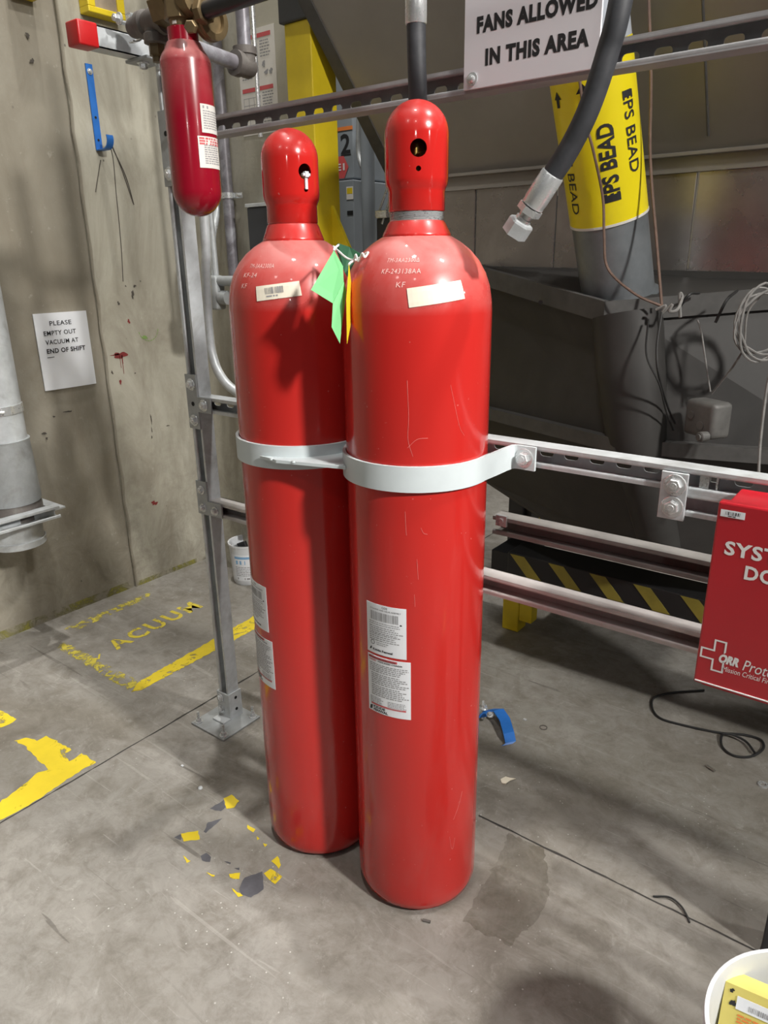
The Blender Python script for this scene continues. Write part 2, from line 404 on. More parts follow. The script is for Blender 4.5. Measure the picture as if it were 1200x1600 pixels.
def hexbolt(bm, c, n, r=0.011, h=0.009, washer=True, mi=0, rot=0.3):
    c = V(c); n = V(n).normalized(); o = 0
    if washer:
        lathe(bm, [(r * 1.5, 0), (r * 1.5, 0.0022), (r * 1.42, 0.003)], c, n, 20, mi); o = 0.003
    lathe(bm, [(r, o), (r, o + h * 0.8), (r * 0.86, o + h)], c, n, 6, mi, rot=rot)
    lathe(bm, [(r * 0.5, o + h), (r * 0.45, o + h + 0.0012)], c, n, 12, mi)

# ---------------------------------------------------------------- writing
_txt = {}
def text2d(s, w=None, h=None, bold=0.0, shear=0.0, spacing=1.0):
    """triangles of a text, bottom-left at the origin, scaled to width w and height h"""
    key = (s, bold, spacing)
    if key not in _txt:
        cu = bpy.data.curves.new('lettering_source', 'FONT'); cu.body = s; cu.offset = bold; cu.fill_mode = 'FRONT'
        cu.space_character = spacing; cu.resolution_u = 3
        o = bpy.data.objects.new('lettering_source', cu); SC.collection.objects.link(o)
        dg = bpy.context.evaluated_depsgraph_get(); dg.update()
        me = o.evaluated_get(dg).to_mesh()
        vs = [(v.co.x, v.co.y) for v in me.vertices]; fs = [tuple(p.vertices) for p in me.polygons]
        o.evaluated_get(dg).to_mesh_clear()
        bpy.data.objects.remove(o); bpy.data.curves.remove(cu)
        _txt[key] = (vs, fs)
    vs, fs = _txt[key]
    x0 = min(v[0] for v in vs); x1 = max(v[0] for v in vs); y0 = min(v[1] for v in vs); y1 = max(v[1] for v in vs)
    if w is None: w = h * (x1 - x0) / (y1 - y0)
    if h is None: h = w * (y1 - y0) / (x1 - x0)
    kx = w / (x1 - x0); ky = h / (y1 - y0)
    return [((x - x0) * kx + (y - y0) * ky * shear, (y - y0) * ky) for x, y in vs], fs, w, h
def put_text(bm, fmap, s, u, v, w=None, h=None, bold=0.0, shear=0.0, mi=0, align='L', turn=0, sub=None, spacing=1.0):
    vs, fs, w, h = text2d(s, w, h, bold, shear, spacing)
    if align == 'C': u -= w / 2
    b2 = bmesh.new(); q = []
    for x, y in vs:
        if turn == -90: x, y = y, -x
        elif turn == 90: x, y = -y, x
        q.append(b2.verts.new((u + x, v + y, 0)))
    for f in fs:
        try: b2.faces.new([q[i] for i in f])
        except ValueError: pass
    if sub:
        for _ in range(4):
            e = [e for e in b2.edges if e.calc_length() > sub]
            if not e: break
            bmesh.ops.subdivide_edges(b2, edges=e, cuts=1)
            bmesh.ops.triangulate(b2, faces=[f for f in b2.faces if len(f.verts) > 4])
    for vv in b2.verts: vv.co = fmap(vv.co.x, vv.co.y, 0.0)
    merge(bm, b2, mi); return w
def put_rect(bm, fmap, u0, u1, v0, v1, off=0.0, mi=0, nu=1, nv=1):
    g = [[bm.verts.new(fmap(u0 + (u1 - u0) * i / nu, v0 + (v1 - v0) * j / nv, off)) for i in range(nu + 1)] for j in range(nv + 1)]
    for j in range(nv):
        for i in range(nu): bm.faces.new([g[j][i], g[j][i + 1], g[j + 1][i + 1], g[j + 1][i]]).material_index = mi
def sheet(bm, fmap, u0, u1, v0, v1, th=0.0006, mi=0, nu=1, nv=1):
    """thin closed sheet with real thickness laid on a surface"""
    A = [[bm.verts.new(fmap(u0 + (u1 - u0) * i / nu, v0 + (v1 - v0) * j / nv, 0.0001)) for i in range(nu + 1)] for j in range(nv + 1)]
    B = [[bm.verts.new(fmap(u0 + (u1 - u0) * i / nu, v0 + (v1 - v0) * j / nv, th)) for i in range(nu + 1)] for j in range(nv + 1)]
    def q(*v): bm.faces.new(v).material_index = mi
    for j in range(nv):
        for i in range(nu):
            q(B[j][i], B[j][i + 1], B[j + 1][i + 1], B[j + 1][i]); q(A[j][i], A[j + 1][i], A[j + 1][i + 1], A[j][i + 1])
    for i in range(nu): q(A[0][i], A[0][i + 1], B[0][i + 1], B[0][i]); q(A[nv][i], B[nv][i], B[nv][i + 1], A[nv][i + 1])
    for j in range(nv): q(A[j][0], B[j][0], B[j + 1][0], A[j + 1][0]); q(A[j][nu], A[j + 1][nu], B[j + 1][nu], B[j][nu])
def lines_of_words(bm, fmap, u0, u1, v_top, n, pitch, h, mi=0, seed=1, ragged=True):
    r = random.Random(seed)
    for k in range(n):
        u = u0; v = v_top - k * pitch
        end = u1 - (r.random() * (u1 - u0) * 0.25 if ragged else 0)
        while u < end:
            w = (0.35 + r.random()) * h * 3.2
            put_rect(bm, fmap, u, min(u + w, end), v - h, v, 0.0, mi); u += w + h * 0.7
def barcode(bm, fmap, u0, u1, v0, v1, mi=0, seed=3):
    r = random.Random(seed); u = u0
    while u < u1 - 0.0015:
        w = r.choice((0.0006, 0.0006, 0.0011, 0.0016)); put_rect(bm, fmap, u, u + w, v0, v1, 0.0, mi); u += w + r.choice((0.0006, 0.001, 0.0014))
def flat_map(o, ud, vd, lift=0.0):
    o = V(o); ud = V(ud).normalized(); vd = V(vd).normalized(); n = ud.cross(vd).normalized()
    return lambda u, v, off=0.0: o + ud * u + vd * v + n * (off + lift)
def cyl_map(c, r, az, z0, lift=0.0):
    def f(u, v, off=0.0):
        a = az + u / r; R = r + off + lift
        return V((c[0] + math.cos(a) * R, c[1] + math.sin(a) * R, z0 + v))
    return f

# ================================================================= THE SETTING
XW = -2.67            # left wall
YB = 2.05             # wall behind the post
YR = 1.24             # front face of the channel frame
YRB = YR + 0.041

bm = BM(); box(bm, XW - 0.3, 5.5, -5.5, 8.0, -0.12, 0.0)
floor = struct('floor', bm, 'floor')
bm = BM(); box(bm, XW - 0.25, XW, 1.665, YB, -0.02, 3.4); box(bm, XW - 0.25, XW, YB, YB + 0.60, -0.02, 3.4)
setmat(bm.faces, 1); bm2 = BM(); box(bm2, XW - 0.25, XW - 0.006, -5.5, 1.655, -0.02, 3.4); merge(bm, bm2)
box(bm, XW - 0.25, XW - 0.012, 1.655, 1.665, -0.02, 3.4)
wall_left = struct('wall_left', bm, ['wall', 'wall_light'])
bm = BM(); XE = P(452, 200, 1, 1.93).x; box(bm, -2.565, XE, YB, YB + 0.10, -0.02, 3.4); box(bm, XW, -2.565, YB + 0.40, YB + 0.60, -0.02, 3.4); box(bm, XW, -2.565, YB, YB + 0.40, 2.34, 3.4)  # corner recess and unseen lintel added to block lamp light, keeping the corner dark
wall_back = struct('wall_back', bm, 'wall_light')
bm = BM(); box(bm, XW - 0.3, 5.5, 7.4, 7.6, 0, 4.6)
struct('wall_far', bm, 'wall')

# form joint scar of the left wall, a strip of cement that bled out
def blob(bm, fmap, cu, cv, ru, rv, seed, n=22, rough=0.45, off=0.0, mi=0):
    r = random.Random(seed); vs = []
    k1, k2, k3 = r.random() * 6, r.random() * 6, r.random() * 6
    for i in range(n):
        a = 2 * PI * i / n
        k = 1 + rough * (0.5 * math.sin(2 * a + k1) + 0.35 * math.sin(3 * a + k2) + 0.35 * math.sin(5 * a + k3) + 0.3 * (r.random() - 0.5))
        vs.append(bm.verts.new(fmap(cu + ru * k * math.cos(a), cv + rv * k * math.sin(a), off)))
    bm.faces.new(vs).material_index = mi
wl = flat_map((XW, 0, 0), (0, 1, 0), (0, 0, 1), 0.0012)       # u = Y, v = Z ; normal = +X
def wall_mark(name, fn, mat):
    bm = BM(); fn(bm); return obj(name, bm, mat, wall_left)
def Lw(px, py):
    p = P(px, py, 0, XW); return p.y, p.z
def f(bm):
    u, v = Lw(188, 555); blob(bm, wl, u, v, 0.026, 0.014, 4)
    blob(bm, wl, u - 0.022, v + 0.004, 0.018, 0.003, 14)
    for du, L in ((-0.005, 0.05), (0.006, 0.035), (0.004, 0.075)): put_rect(bm, wl, u + du, u + du + 0.0022, v - L, v)
    u, v = Lw(188, 597); blob(bm, wl, u, v, 0.004, 0.012, 8)
    u, v = Lw(241, 786); blob(bm, wl, u, v, 0.013, 0.010, 9, rough=0.7)
    u, v = Lw(201, 502); blob(bm, wl, u, v, 0.005, 0.009, 12)
wall_mark('dried_splash', f, 'splat_red')
def f(bm):
    u, v = Lw(226, 527); blob(bm, wl, u, v, 0.014, 0.006, 5)
    for a in range(10):
        t0 = 3.4 + a * 0.28; t1 = t0 + 0.2
        cu, cv = Lw(231, 512)
        vs = [bm.verts.new(wl(cu + rr * 0.05 * math.cos(t), cv + rr * 0.055 * math.sin(t))) for rr, t in ((1, t0), (1, t1), (0.94, t1), (0.94, t0))]
        bm.faces.new(vs)
wall_mark('green_scrawl', f, 'splat_green')
def f(bm):
    for i, (x, y, a, b) in enumerate(((185, 474, .005, .007), (207, 460, .006, .016), (210, 447, .006, .005), (196, 447, .003, .003), (175, 582, .004, .007), (69, 677, .009, .004), (73, 685, .003, .006),
                       (236, 655, .003, .018), (237, 672, .002, .01), (237, 683, .002, .008), (106, 643, .016, .003), (84, 651, .004, .004), (43, 55, .007, .007), (50, 95, .007, .007), (262, 665, .008, .002), (211, 583, .003, .003))):  # chips, plus two drilled holes whose dark inside is painted flat
        u, v = Lw(x, y); blob(bm, wl, u, v, a, b, 30 + i)
wall_mark('dark_chips_and_holes', f, 'smudge')
def f(bm):                                                    # the dark scratches below the blue hook
    for pts in (((157, 250), (152, 280), (149, 300)), ((167, 215), (176, 245), (181, 300), (186, 350), (190, 400), (192, 440)), ((170, 215), (190, 265), (208, 318)), ((175, 230), (196, 275), (209, 320))):
        q = [wl(*Lw(*p)) for p in pts]; tube(bm, spline(q, 4), 0.0016, 5)
wall_mark('drip_mark', f, 'smudge')
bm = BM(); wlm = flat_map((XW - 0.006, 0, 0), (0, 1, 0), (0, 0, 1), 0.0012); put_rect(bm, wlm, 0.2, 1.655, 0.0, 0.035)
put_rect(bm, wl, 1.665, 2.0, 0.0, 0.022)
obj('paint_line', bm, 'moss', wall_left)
bm = BM()                                                     # ragged cement ridge beside the form joint
pts = [(XW + 0.001, 1.668 + 0.004 * math.sin(z * 9), z * 0.1) for z in range(0, 34)]
tube(bm, pts, [0.004 + 0.0025 * abs(math.sin(i * 1.7)) for i in range(34)], 6)
obj('cement_ridge', bm, 'wall', wall_left)

# floor: joints, painted lines, chips
fl = flat_map((0, 0, 0), (1, 0, 0), (0, 1, 0), 0.0008)
def floor_part(name, mat, fn, lift=0.0008):
    g = flat_map((0, 0, 0), (1, 0, 0), (0, 1, 0), lift); bm = BM(); fn(bm, g); return obj(name, bm, mat, floor)
def Fp(px, py):
    p = P(px, py, 2, 0); return p.x, p.y
def rough_line(bm, g, x0, x1, y0, y1, axis, seed, jag=0.006, step=0.012):
    """painted stripe with ragged edges; long side along axis"""
    r = random.Random(seed); a0, a1, b0, b1 = (x0, x1, y0, y1) if axis == 0 else (y0, y1, x0, x1)
    n = max(2, int((a1 - a0) / step)); rows = []
    for i in range(n + 1):
        a = a0 + (a1 - a0) * i / n; p, q = b0 + jag * (r.random() - 0.5), b1 + jag * (r.random() - 0.5)
        rows.append([bm.verts.new(g(a, p) if axis == 0 else g(p, a)), bm.verts.new(g(a, q) if axis == 0 else g(q, a))])
    for A, B in zip(rows, rows[1:]): bm.faces.new([A[0], A[1], B[1], B[0]])
def f(bm, g):
    rough_line(bm, g, -1.7135, -1.7085, -2.0, 7.0, 1, 3, 0.003, 0.03)
floor_part('floor_joint', 'joint', f)
def f(bm, g):
    rough_line(bm, g, -0.74, 0.9, 1.338, 1.343, 0, 4, 0.003, 0.03)
floor_part('floor_joint', 'joint', f)
def poly(bm, g, pts, jag=0.0, seed=1, step=0.01, px=True):
    r = random.Random(seed); q = [Fp(*p) if px else p for p in pts]; out = []
    for (a, b) in zip(q, q[1:] + q[:1]):
        L = math.hypot(b[0] - a[0], b[1] - a[1]); n = max(1, int(L / step))
        for i in range(n):
            t = i / n; j = jag if i else jag * 0.3
            out.append(bm.verts.new(g(a[0] + (b[0] - a[0]) * t + j * (r.random() - 0.5), a[1] + (b[1] - a[1]) * t + j * (r.random() - 0.5))))
    bm.faces.new(out)
def f(bm, g):
    poly(bm, g, ((-12, 1262), (30, 1232), (60, 1207), (75, 1203), (55, 1182), (38, 1165), (22, 1158), (40, 1153), (58, 1158), (72, 1150), (85, 1156), (112, 1172), (100, 1178), (108, 1190), (128, 1177), (150, 1192), (133, 1200), (100, 1222), (50, 1255), (12, 1276), (-12, 1288)), 0.006, 5)
    poly(bm, g, ((-15, 1108), (5, 1112), (26, 1124), (15, 1132), (-15, 1142)), 0.006, 6)
floor_part('painted_marking', 'floor_yellow_bold', f)
def f(bm, g):
    poly(bm, g, ((205, 1082), (218, 1065), (400, 961), (400, 982), (222, 1078)), 0.006, 7)
floor_part('painted_line', 'floor_yellow', f)
def f(bm, g):
    poly(bm, g, ((88, 1012), (100, 1003), (216, 1064), (206, 1082)), 0.008, 8)
    poly(bm, g, ((100, 984), (110, 978), (236, 925), (232, 934), (120, 985)), 0.006, 9)
floor_part('painted_line', 'floor_yellow_thin', f)
def f(bm, g):                                                 # stencilled word, worn
    o = V((*Fp(183, 1016), 0)); e = V((*Fp(318, 948), 0)); ud = (e - o).normalized(); vd = V((-ud.y, ud.x, 0))
    fm = flat_map(o, ud, vd, 0.0009)
    put_text(bm, fm, 'ACUUM', 0, 0, (e - o).length, 0.085, 0.03, spacing=1.25)
    put_text(bm, fm, 'V', -0.10, 0, 0.05, 0.03, 0.0)
floor_part('stencil_lettering', 'floor_stencil', f)
def f(bm, g):
    for pts in (((349, 1248), (362, 1242), (374, 1252), (366, 1262), (354, 1264)), ((283, 1303), (310, 1298), (312, 1312), (287, 1315)), ((387, 1289), (399, 1296), (396, 1301), (386, 1294)), ((411, 1318), (418, 1320), (414, 1324)), ((401, 1307), (406, 1311), (402, 1313)),
                ((286, 1337), (298, 1346), (292, 1349)), ((322, 1363), (336, 1368), (334, 1372)), ((358, 1366), (375, 1364), (374, 1374), (360, 1373)), ((412, 1365), (423, 1358), (434, 1365), (441, 1370), (430, 1382), (420, 1374)), ((424, 1346), (434, 1338), (439, 1352), (436, 1358)), ((362, 1388), (380, 1400), (372, 1402))):
        poly(bm, g, pts, 0.003, len(pts), 0.008)
floor_part('paint_flake', 'floor_yellow_bold', f, 0.001)
def f(bm, g):
    for pts in (((328, 1264), (350, 1250), (352, 1262), (345, 1268)), ((318, 1300), (325, 1285), (348, 1279), (335, 1290), (322, 1302)), ((313, 1338), (322, 1333), (330, 1340), (328, 1347), (316, 1345)), ((374, 1388), (382, 1372), (410, 1362), (412, 1390), (392, 1403), (377, 1398)), ((350, 1346), (361, 1348), (360, 1351)), ((272, 1309), (284, 1303), (283, 1313)), ((366, 1357), (374, 1356), (374, 1360))):
        poly(bm, g, pts, 0.003, len(pts), 0.008)
floor_part('paint_flake', 'chip', f, 0.0009)
def f(bm, g):
    poly(bm, g, ((795, 1302), (850, 1326), (858, 1400), (832, 1445), (795, 1478), (722, 1440), (745, 1400), (778, 1345)), 0.01, 3)
floor_part('floor_stain', 'stain_brown', f, 0.0006)

# ================================================================= BIG GAS CYLINDERS
R_CYL = 0.133
BODY = [(0.100, 0.004), (0.118, 0.006), (0.128, 0.014), (0.1325, 0.030), (R_CYL, 0.05), (R_CYL, 0.4), (R_CYL, 0.8), (R_CYL, 1.10), (R_CYL, 1.262), (0.1315, 1.282), (0.1275, 1.305), (0.1200, 1.326), (0.1085, 1.346), (0.0935, 1.363), (0.0770, 1.376), (0.0620, 1.385), (0.0575, 1.387)]
DOME = [(r, z) for r, z in BODY if z >= 1.262]
def dome_map(c, az, s0, lift=0.0008):
    """u along the circle, v along the dome's own arc, starting s0 above the shoulder"""
    segs = []; acc = 0
    for (r0, z0), (r1, z1) in zip(DOME, DOME[1:]):
        L = math.hypot(r1 - r0, z1 - z0); segs.append((acc, L, r0, z0, r1, z1)); acc += L
    rm = 0.122
    def f(u, v, off=0.0):
        s = s0 + v
        for a, L, r0, z0, r1, z1 in segs:
            if s <= a + L or (a, L) == (segs[-1][0], segs[-1][1]):
                t = (s - a) / L
                r = r0 + (r1 - r0) * t; z = z0 + (z1 - z0) * t
                n = V((z1 - z0, 0, r0 - r1)).normalized(); break
        A = az + u / rm
        return V((c[0] + math.cos(A) * (r + n.x * (off + lift)), c[1] + math.sin(A) * (r + n.x * (off + lift)), z + n.z * (off + lift)))
    return f
def boolean_cut(o, cutters):
    tmp = []
    for bmc in cutters:
        me = bpy.data.meshes.new('cutter'); bmc.to_mesh(me); bmc.free()
        c = bpy.data.objects.new('cutter', me); SC.collection.objects.link(c); c.location = o.parent.location
        md = o.modifiers.new('cut', 'BOOLEAN'); md.operation = 'DIFFERENCE'; md.solver = 'EXACT'; md.object = c; tmp.append((c, me))
    dg = bpy.context.evaluated_depsgraph_get(); dg.update()
    new = bpy.data.meshes.new_from_object(o.evaluated_get(dg))
    o.modifiers.clear(); old = o.data; o.data = new; bpy.data.meshes.remove(old)
    for c, me in tmp: bpy.data.objects.remove(c); bpy.data.meshes.remove(me)

def gas_cylinder(c, label, dz, hole_az, sticker, stamps, lab_az, has_tie, stub, ring):
    t = thing('gas_cylinder', label, 'gas cylinder', (c[0], c[1], 0), 'tall red gas cylinders')
    bm = BM(); lathe(bm, BODY, (c[0], c[1], 0), seg=96); obj('body', bm, 'red', t, smooth=True)
    bm = BM(); lathe(bm, [(0.092, 0.0), (0.105, 0.001), (0.105, 0.006), (0.09, 0.0065)], (c[0], c[1], 0), seg=64); obj('foot_ring', bm, 'black', t, 'dark underside ring')
    # collar and neck
    bm = BM(); lathe(bm, [(0.0585, 1.384), (0.0592, 1.388), (0.0580, 1.391), (0.0490, 1.408 + dz), (0.0455, 1.412 + dz), (0.044, 1.412 + dz)], (c[0], c[1], 0), seg=64)
    obj('neck_collar', bm, 'cap_red', t, smooth=True)
    zr = 1.412 + dz
    if ring:
        bm = BM(); lathe(bm, [(0.040, zr - 0.002), (0.0462, zr - 0.001)] + sum([[(0.0468, zr + 0.0018 * k), (0.0450, zr + 0.0018 * k + 0.0009)] for k in range(8)], []) + [(0.040, zr + 0.016)], (c[0], c[1], 0), seg=48)
        obj('threaded_ring', bm, 'zinc', t, 'bare zinc threaded ring', smooth=True); zc = zr + 0.014
    else: zc = zr - 0.001
    # cap : outer and inner skin
    H = 1.596 + (0 if ring else -0.014) - zc
    out = [(0.0470, zc), (0.0482, zc + 0.002), (0.0478, zc + 0.030), (0.0495, zc + 0.036), (0.0525, zc + 0.042), (0.0535, zc + 0.050)]
    top = zc + H; rc = 0.0535
    out += [(rc, top - rc)] + [(rc * math.cos(a), top - rc + rc * math.sin(a)) for a in [PI / 2 * k / 10 for k in range(1, 10)]] + [(0, top)]
    inn = [(0.0, top - 0.005)] + [((rc - 0.004) * math.cos(a), top - rc + (rc - 0.004) * math.sin(a)) for a in [PI / 2 * k / 8 for k in range(7, 0, -1)]] + [(rc - 0.004, top - rc), (rc - 0.004, zc + 0.05), (0.0435, zc + 0.03), (0.0435, zc)]
    bm = BM(); lathe(bm, out + inn + [out[0]], (c[0], c[1], 0), seg=64, cap=False); bmesh.ops.remove_doubles(bm, verts=bm.verts[:], dist=1e-5)
    cap = obj('valve_cap', bm, ['cap_red', 'dark_in'], t, smooth=True)
    zh = top - 0.078
    cuts = []
    base = LOC[t.as_pointer()]
    for dzh, rh in ((0, 0.0135), (-0.030, 0.0042)):
        for sgn in (0, PI):
            b = BM(); d = V((math.cos(hole_az + sgn), math.sin(hole_az + sgn), 0)); o = V((c[0], c[1], zh + dzh)) - base
            lathe(b, [(rh, 0.03), (rh, 0.08)], o, d, 28); bmesh.ops.recalc_face_normals(b, faces=b.faces[:]); cuts.append(b)
            if dzh: break
    boolean_cut(cap, cuts)
    for p in cap.data.polygons: p.use_smooth = True
    try: cap.data.set_sharp_from_angle(angle=math.radians(38))
    except Exception: pass
    # valve inside the cap
    bm = BM(); lathe(bm, [(0.024, zc - 0.01), (0.024, zc + 0.03), (0.018, zc + 0.034), (0.018, zh + 0.012), (0.011, zh + 0.016), (0.011, top - 0.03), (0, top - 0.03)], (c[0], c[1], 0), seg=24)
    d = V((math.cos(hole_az + 0.35), math.sin(hole_az + 0.35), 0)); cyl(bm, V((c[0], c[1], zh - 0.012)), V((c[0], c[1], zh - 0.012)) + d * 0.036, 0.011, 16)
    obj('valve', bm, 'brass_bright', t, 'brass valve inside the cap', smooth=True)
    if has_tie:
        d = V((math.cos(hole_az), math.sin(hole_az), 0)); s = V((-d.y, d.x, 0)); o = V((c[0], c[1], zh)) + d * 0.0545
        bm = BM(); rbox(bm, -0.004, 0.004, -0.005, 0.004, -0.010, 0.0, 0.001)
        rbox(bm, -0.008, 0.008, -0.004, 0.003, -0.008, -0.003, 0.001); rbox(bm, -0.003, 0.003, -0.002, 0.001, -0.030, -0.008, 0.0008)
        mt = Matrix(((s.x, -d.x, 0, o.x), (s.y, -d.y, 0, o.y), (0, 0, 1, o.z), (0, 0, 0, 1))); bmesh.ops.transform(bm, matrix=mt, verts=bm.verts[:])
        obj('cable_tie', bm, 'white_plastic', t, 'white plastic tie through the hole')
    # sticker on the shoulder
    az, s0, w, h, tilt, bar = sticker
    dm = dome_map(c, az, s0, 0.0006); rotf = lambda u, v, off=0.0: dm(u * math.cos(tilt) - v * math.sin(tilt), u * math.sin(tilt) + v * math.cos(tilt), off)
    bm = BM(); sheet(bm, rotf, -w / 2, w / 2, 0, h, 0.0006, 0, 12, 4); st = obj('shoulder_sticker', bm, 'sticker', t, 'cream paper strip on the shoulder')
    if bar:
        bm = BM(); g = lambda u, v, off=0.0: rotf(u, v, off + 0.0012)
        barcode(bm, g, -w * 0.28, w * 0.16, h * 0.38, h * 0.82, 0, 5); lines_of_words(bm, g, -w * 0.26, w * 0.1, h * 0.28, 1, 0.004, 0.0025, 0, 2)
        obj('barcode', bm, 'ink_grey', st)
    bm = BM()
    for s, az, s0, w, h in stamps: put_text(bm, dome_map(c, az, s0, 0.0006), s, 0, 0, w, h, 0.0, 0.1, sub=0.008, spacing=1.15)
    obj('stamped_figures', bm, 'stamp', t, 'worn stamped serial figures')
    # two paper labels, one above the other
    (z0, z1, z2, z3) = lab_az[1:]
    a = lab_az[0]; w = 0.086
    m1 = cyl_map(c, R_CYL, a, z2, 0.0002); m1b = cyl_map(c, R_CYL, a, z2, 0.0011)
    bm = BM(); sheet(bm, m1, -w / 2, w / 2, 0, z3 - z2, 0.0006, 0, 14, 1); L1 = obj('valve_label', bm, 'paper', t, 'white printed valve label')
    hh = z3 - z2
    bm = BM()
    put_text(bm, m1b, 'CO2', 0, hh * 0.935, None, 0.0042, 0.01, align='C')
    obj('lettering', bm, 'ink', L1); bm = BM()
    put_text(bm, m1b, 'CYLINDER AND VALVE ASSEMBLY', 0, hh * 0.885, 0.066, 0.003, 0.0, align='C')
    obj('lettering', bm, 'ink', L1); bm = BM()
    put_text(bm, m1b, 'Kidde Fenwal', -w * 0.33, hh * 0.06, 0.044, 0.0048, 0.03)
    obj('lettering', bm, 'ink', L1); bm = BM()
    bm3 = [( -w * 0.43, hh * 0.055), (-w * 0.37, hh * 0.07), (-w * 0.36, hh * 0.13), (-w * 0.40, hh * 0.11)]
    bm.faces.new([bm.verts.new(m1b(*p)) for p in bm3]); blob(bm, m1b, w * 0.38, hh * 0.67, 0.0016, 0.002, 3)
    for k in range(14):
        aa = 2 * PI * k / 14; ab = aa + 2 * PI / 14 * 0.9; bm.faces.new([bm.verts.new(m1b(-w * 0.33 + r * math.cos(x), hh * 0.22 + r * math.sin(x))) for r, x in ((.005, aa), (.005, ab), (.0038, ab), (.0038, aa))])
    obj('printed_mark', bm, 'ink', L1)
    bm = BM(); barcode(bm, m1b, -w * 0.38, w * 0.34, hh * 0.68, hh * 0.85, 0, 8)
    lines_of_words(bm, m1b, -w * 0.42, w * 0.36, hh * 0.645, 2, 0.0042, 0.0016, 0, 1); lines_of_words(bm, m1b, -w * 0.42, w * 0.44, hh * 0.56, 4, 0.0042, 0.0019, 0, 2); lines_of_words(bm, m1b, -w * 0.42, w * 0.42, hh * 0.41, 4, 0.0042, 0.0019, 0, 3)
    lines_of_words(bm, m1b, -w * 0.22, w * 0.1, hh * 0.245, 2, 0.004, 0.0016, 0, 4)
    obj('small_print', bm, 'ink_grey', L1)
    w = 0.094; m2 = cyl_map(c, R_CYL, a + 0.03, z0, 0.0002); m2b = cyl_map(c, R_CYL, a + 0.03, z0, 0.0011); hh = z1 - z0
    bm = BM(); sheet(bm, m2, -w / 2, w / 2, 0, hh, 0.0006, 0, 14, 1); L2 = obj('instruction_label', bm, 'paper', t, 'white printed instruction label')
    bm = BM(); put_rect(bm, m2b, -w * 0.47, w * 0.22, hh * 0.945, hh * 0.985, 0, 0, 6); obj('red_heading', bm, 'ink_red', L2); bm = BM()
    put_rect(bm, m2b, -w * 0.42, w * 0.40, hh * 0.125, hh * 0.155, 0, 0, 6); obj('red_line', bm, 'ink_red', L2); bm = BM(); put_text(bm, m2b, 'WARNING', -w * 0.46, hh * 0.905, 0.018, 0.0035, 0.03)
    obj('lettering', bm, 'ink_red', L2)
    bm = BM(); m2c = cyl_map(c, R_CYL, a + 0.03, z0, 0.0018); put_text(bm, m2c, 'USE AND CARE INSTRUCTIONS', -w * 0.45, hh * 0.952, w * 0.64, 0.0032, 0.02); obj('lettering', bm, 'ink', L2); bm = BM()
    put_text(bm, m2b, 'PRESSURIZED CYLINDER', -w * 0.22, hh * 0.905, w * 0.55, 0.0032, 0.02); obj('lettering', bm, 'ink', L2); bm = BM()
    put_text(bm, m2b, 'KIDDE', -w * 0.36, hh * 0.072, 0.028, 0.0055, 0.04); put_text(bm, m2b, 'FENWAL', -w * 0.36, hh * 0.018, 0.034, 0.0055, 0.04)
    bm.faces.new([bm.verts.new(m2b(*p)) for p in ((-w * 0.47, hh * 0.02), (-w * 0.40, hh * 0.03), (-w * 0.38, hh * 0.11), (-w * 0.45, hh * 0.09))])
    obj('lettering', bm, 'ink', L2)
    bm = BM(); lines_of_words(bm, m2b, -w * 0.44, w * 0.47, hh * 0.87, 5, 0.0040, 0.0021, 0, 21); lines_of_words(bm, m2b, -w * 0.40, w * 0.47, hh * 0.70, 6, 0.0042, 0.0022, 0, 22)
    lines_of_words(bm, m2b, -w * 0.40, w * 0.47, hh * 0.49, 6, 0.0042, 0.0022, 0, 23); lines_of_words(bm, m2b, -w * 0.44, -w * 0.1, hh * 0.27, 5, 0.0034, 0.0015, 0, 24); lines_of_words(bm, m2b, 0.0, w * 0.42, hh * 0.26, 5, 0.0034, 0.0015, 0, 25)
    obj('small_print', bm, 'ink_grey', L2)
    return t
CR = (-0.770, 1.1055); CL = (-1.051, 1.093)
D = math.radians
zl = [P(606, y, 1, 0.975).z for y in (1118, 1030, 1026, 948)]
tR = gas_cylinder(CR, 'tall red gas cylinder nearer the camera, blank cream sticker and two white labels facing front', 0.0, D(-52), (D(-39.5), 0.020, 0.090, 0.030, 0.13, False),
             (('TM-3AA2300\u0394', D(-82), 0.088, 0.062, 0.0085), ('KF-243138AA', D(-84), 0.068, 0.068, 0.0085), ('KF', D(-70.5), 0.046, 0.014, 0.0085)),
             (D(-82), zl[0], zl[1], zl[2], zl[3]), False, True, True)
zq = [P(405, y, 1, 1.03).z for y in (1030, 962, 950, 885)]
gas_cylinder(CL, 'tall red gas cylinder beside the channel post, white tie hanging from its cap hole', 0.006, D(-15), (D(-60.5), 0.024, 0.080, 0.026, 0.12, True),
             (('TM-3AA2300A', D(-94), 0.080, 0.060, 0.0085), ('KF-24', D(-98), 0.062, 0.034, 0.0085), ('KF', D(-98), 0.042, 0.014, 0.0085)),
             (D(-111), zq[0], zq[1], zq[2], zq[3]), True, False, False)

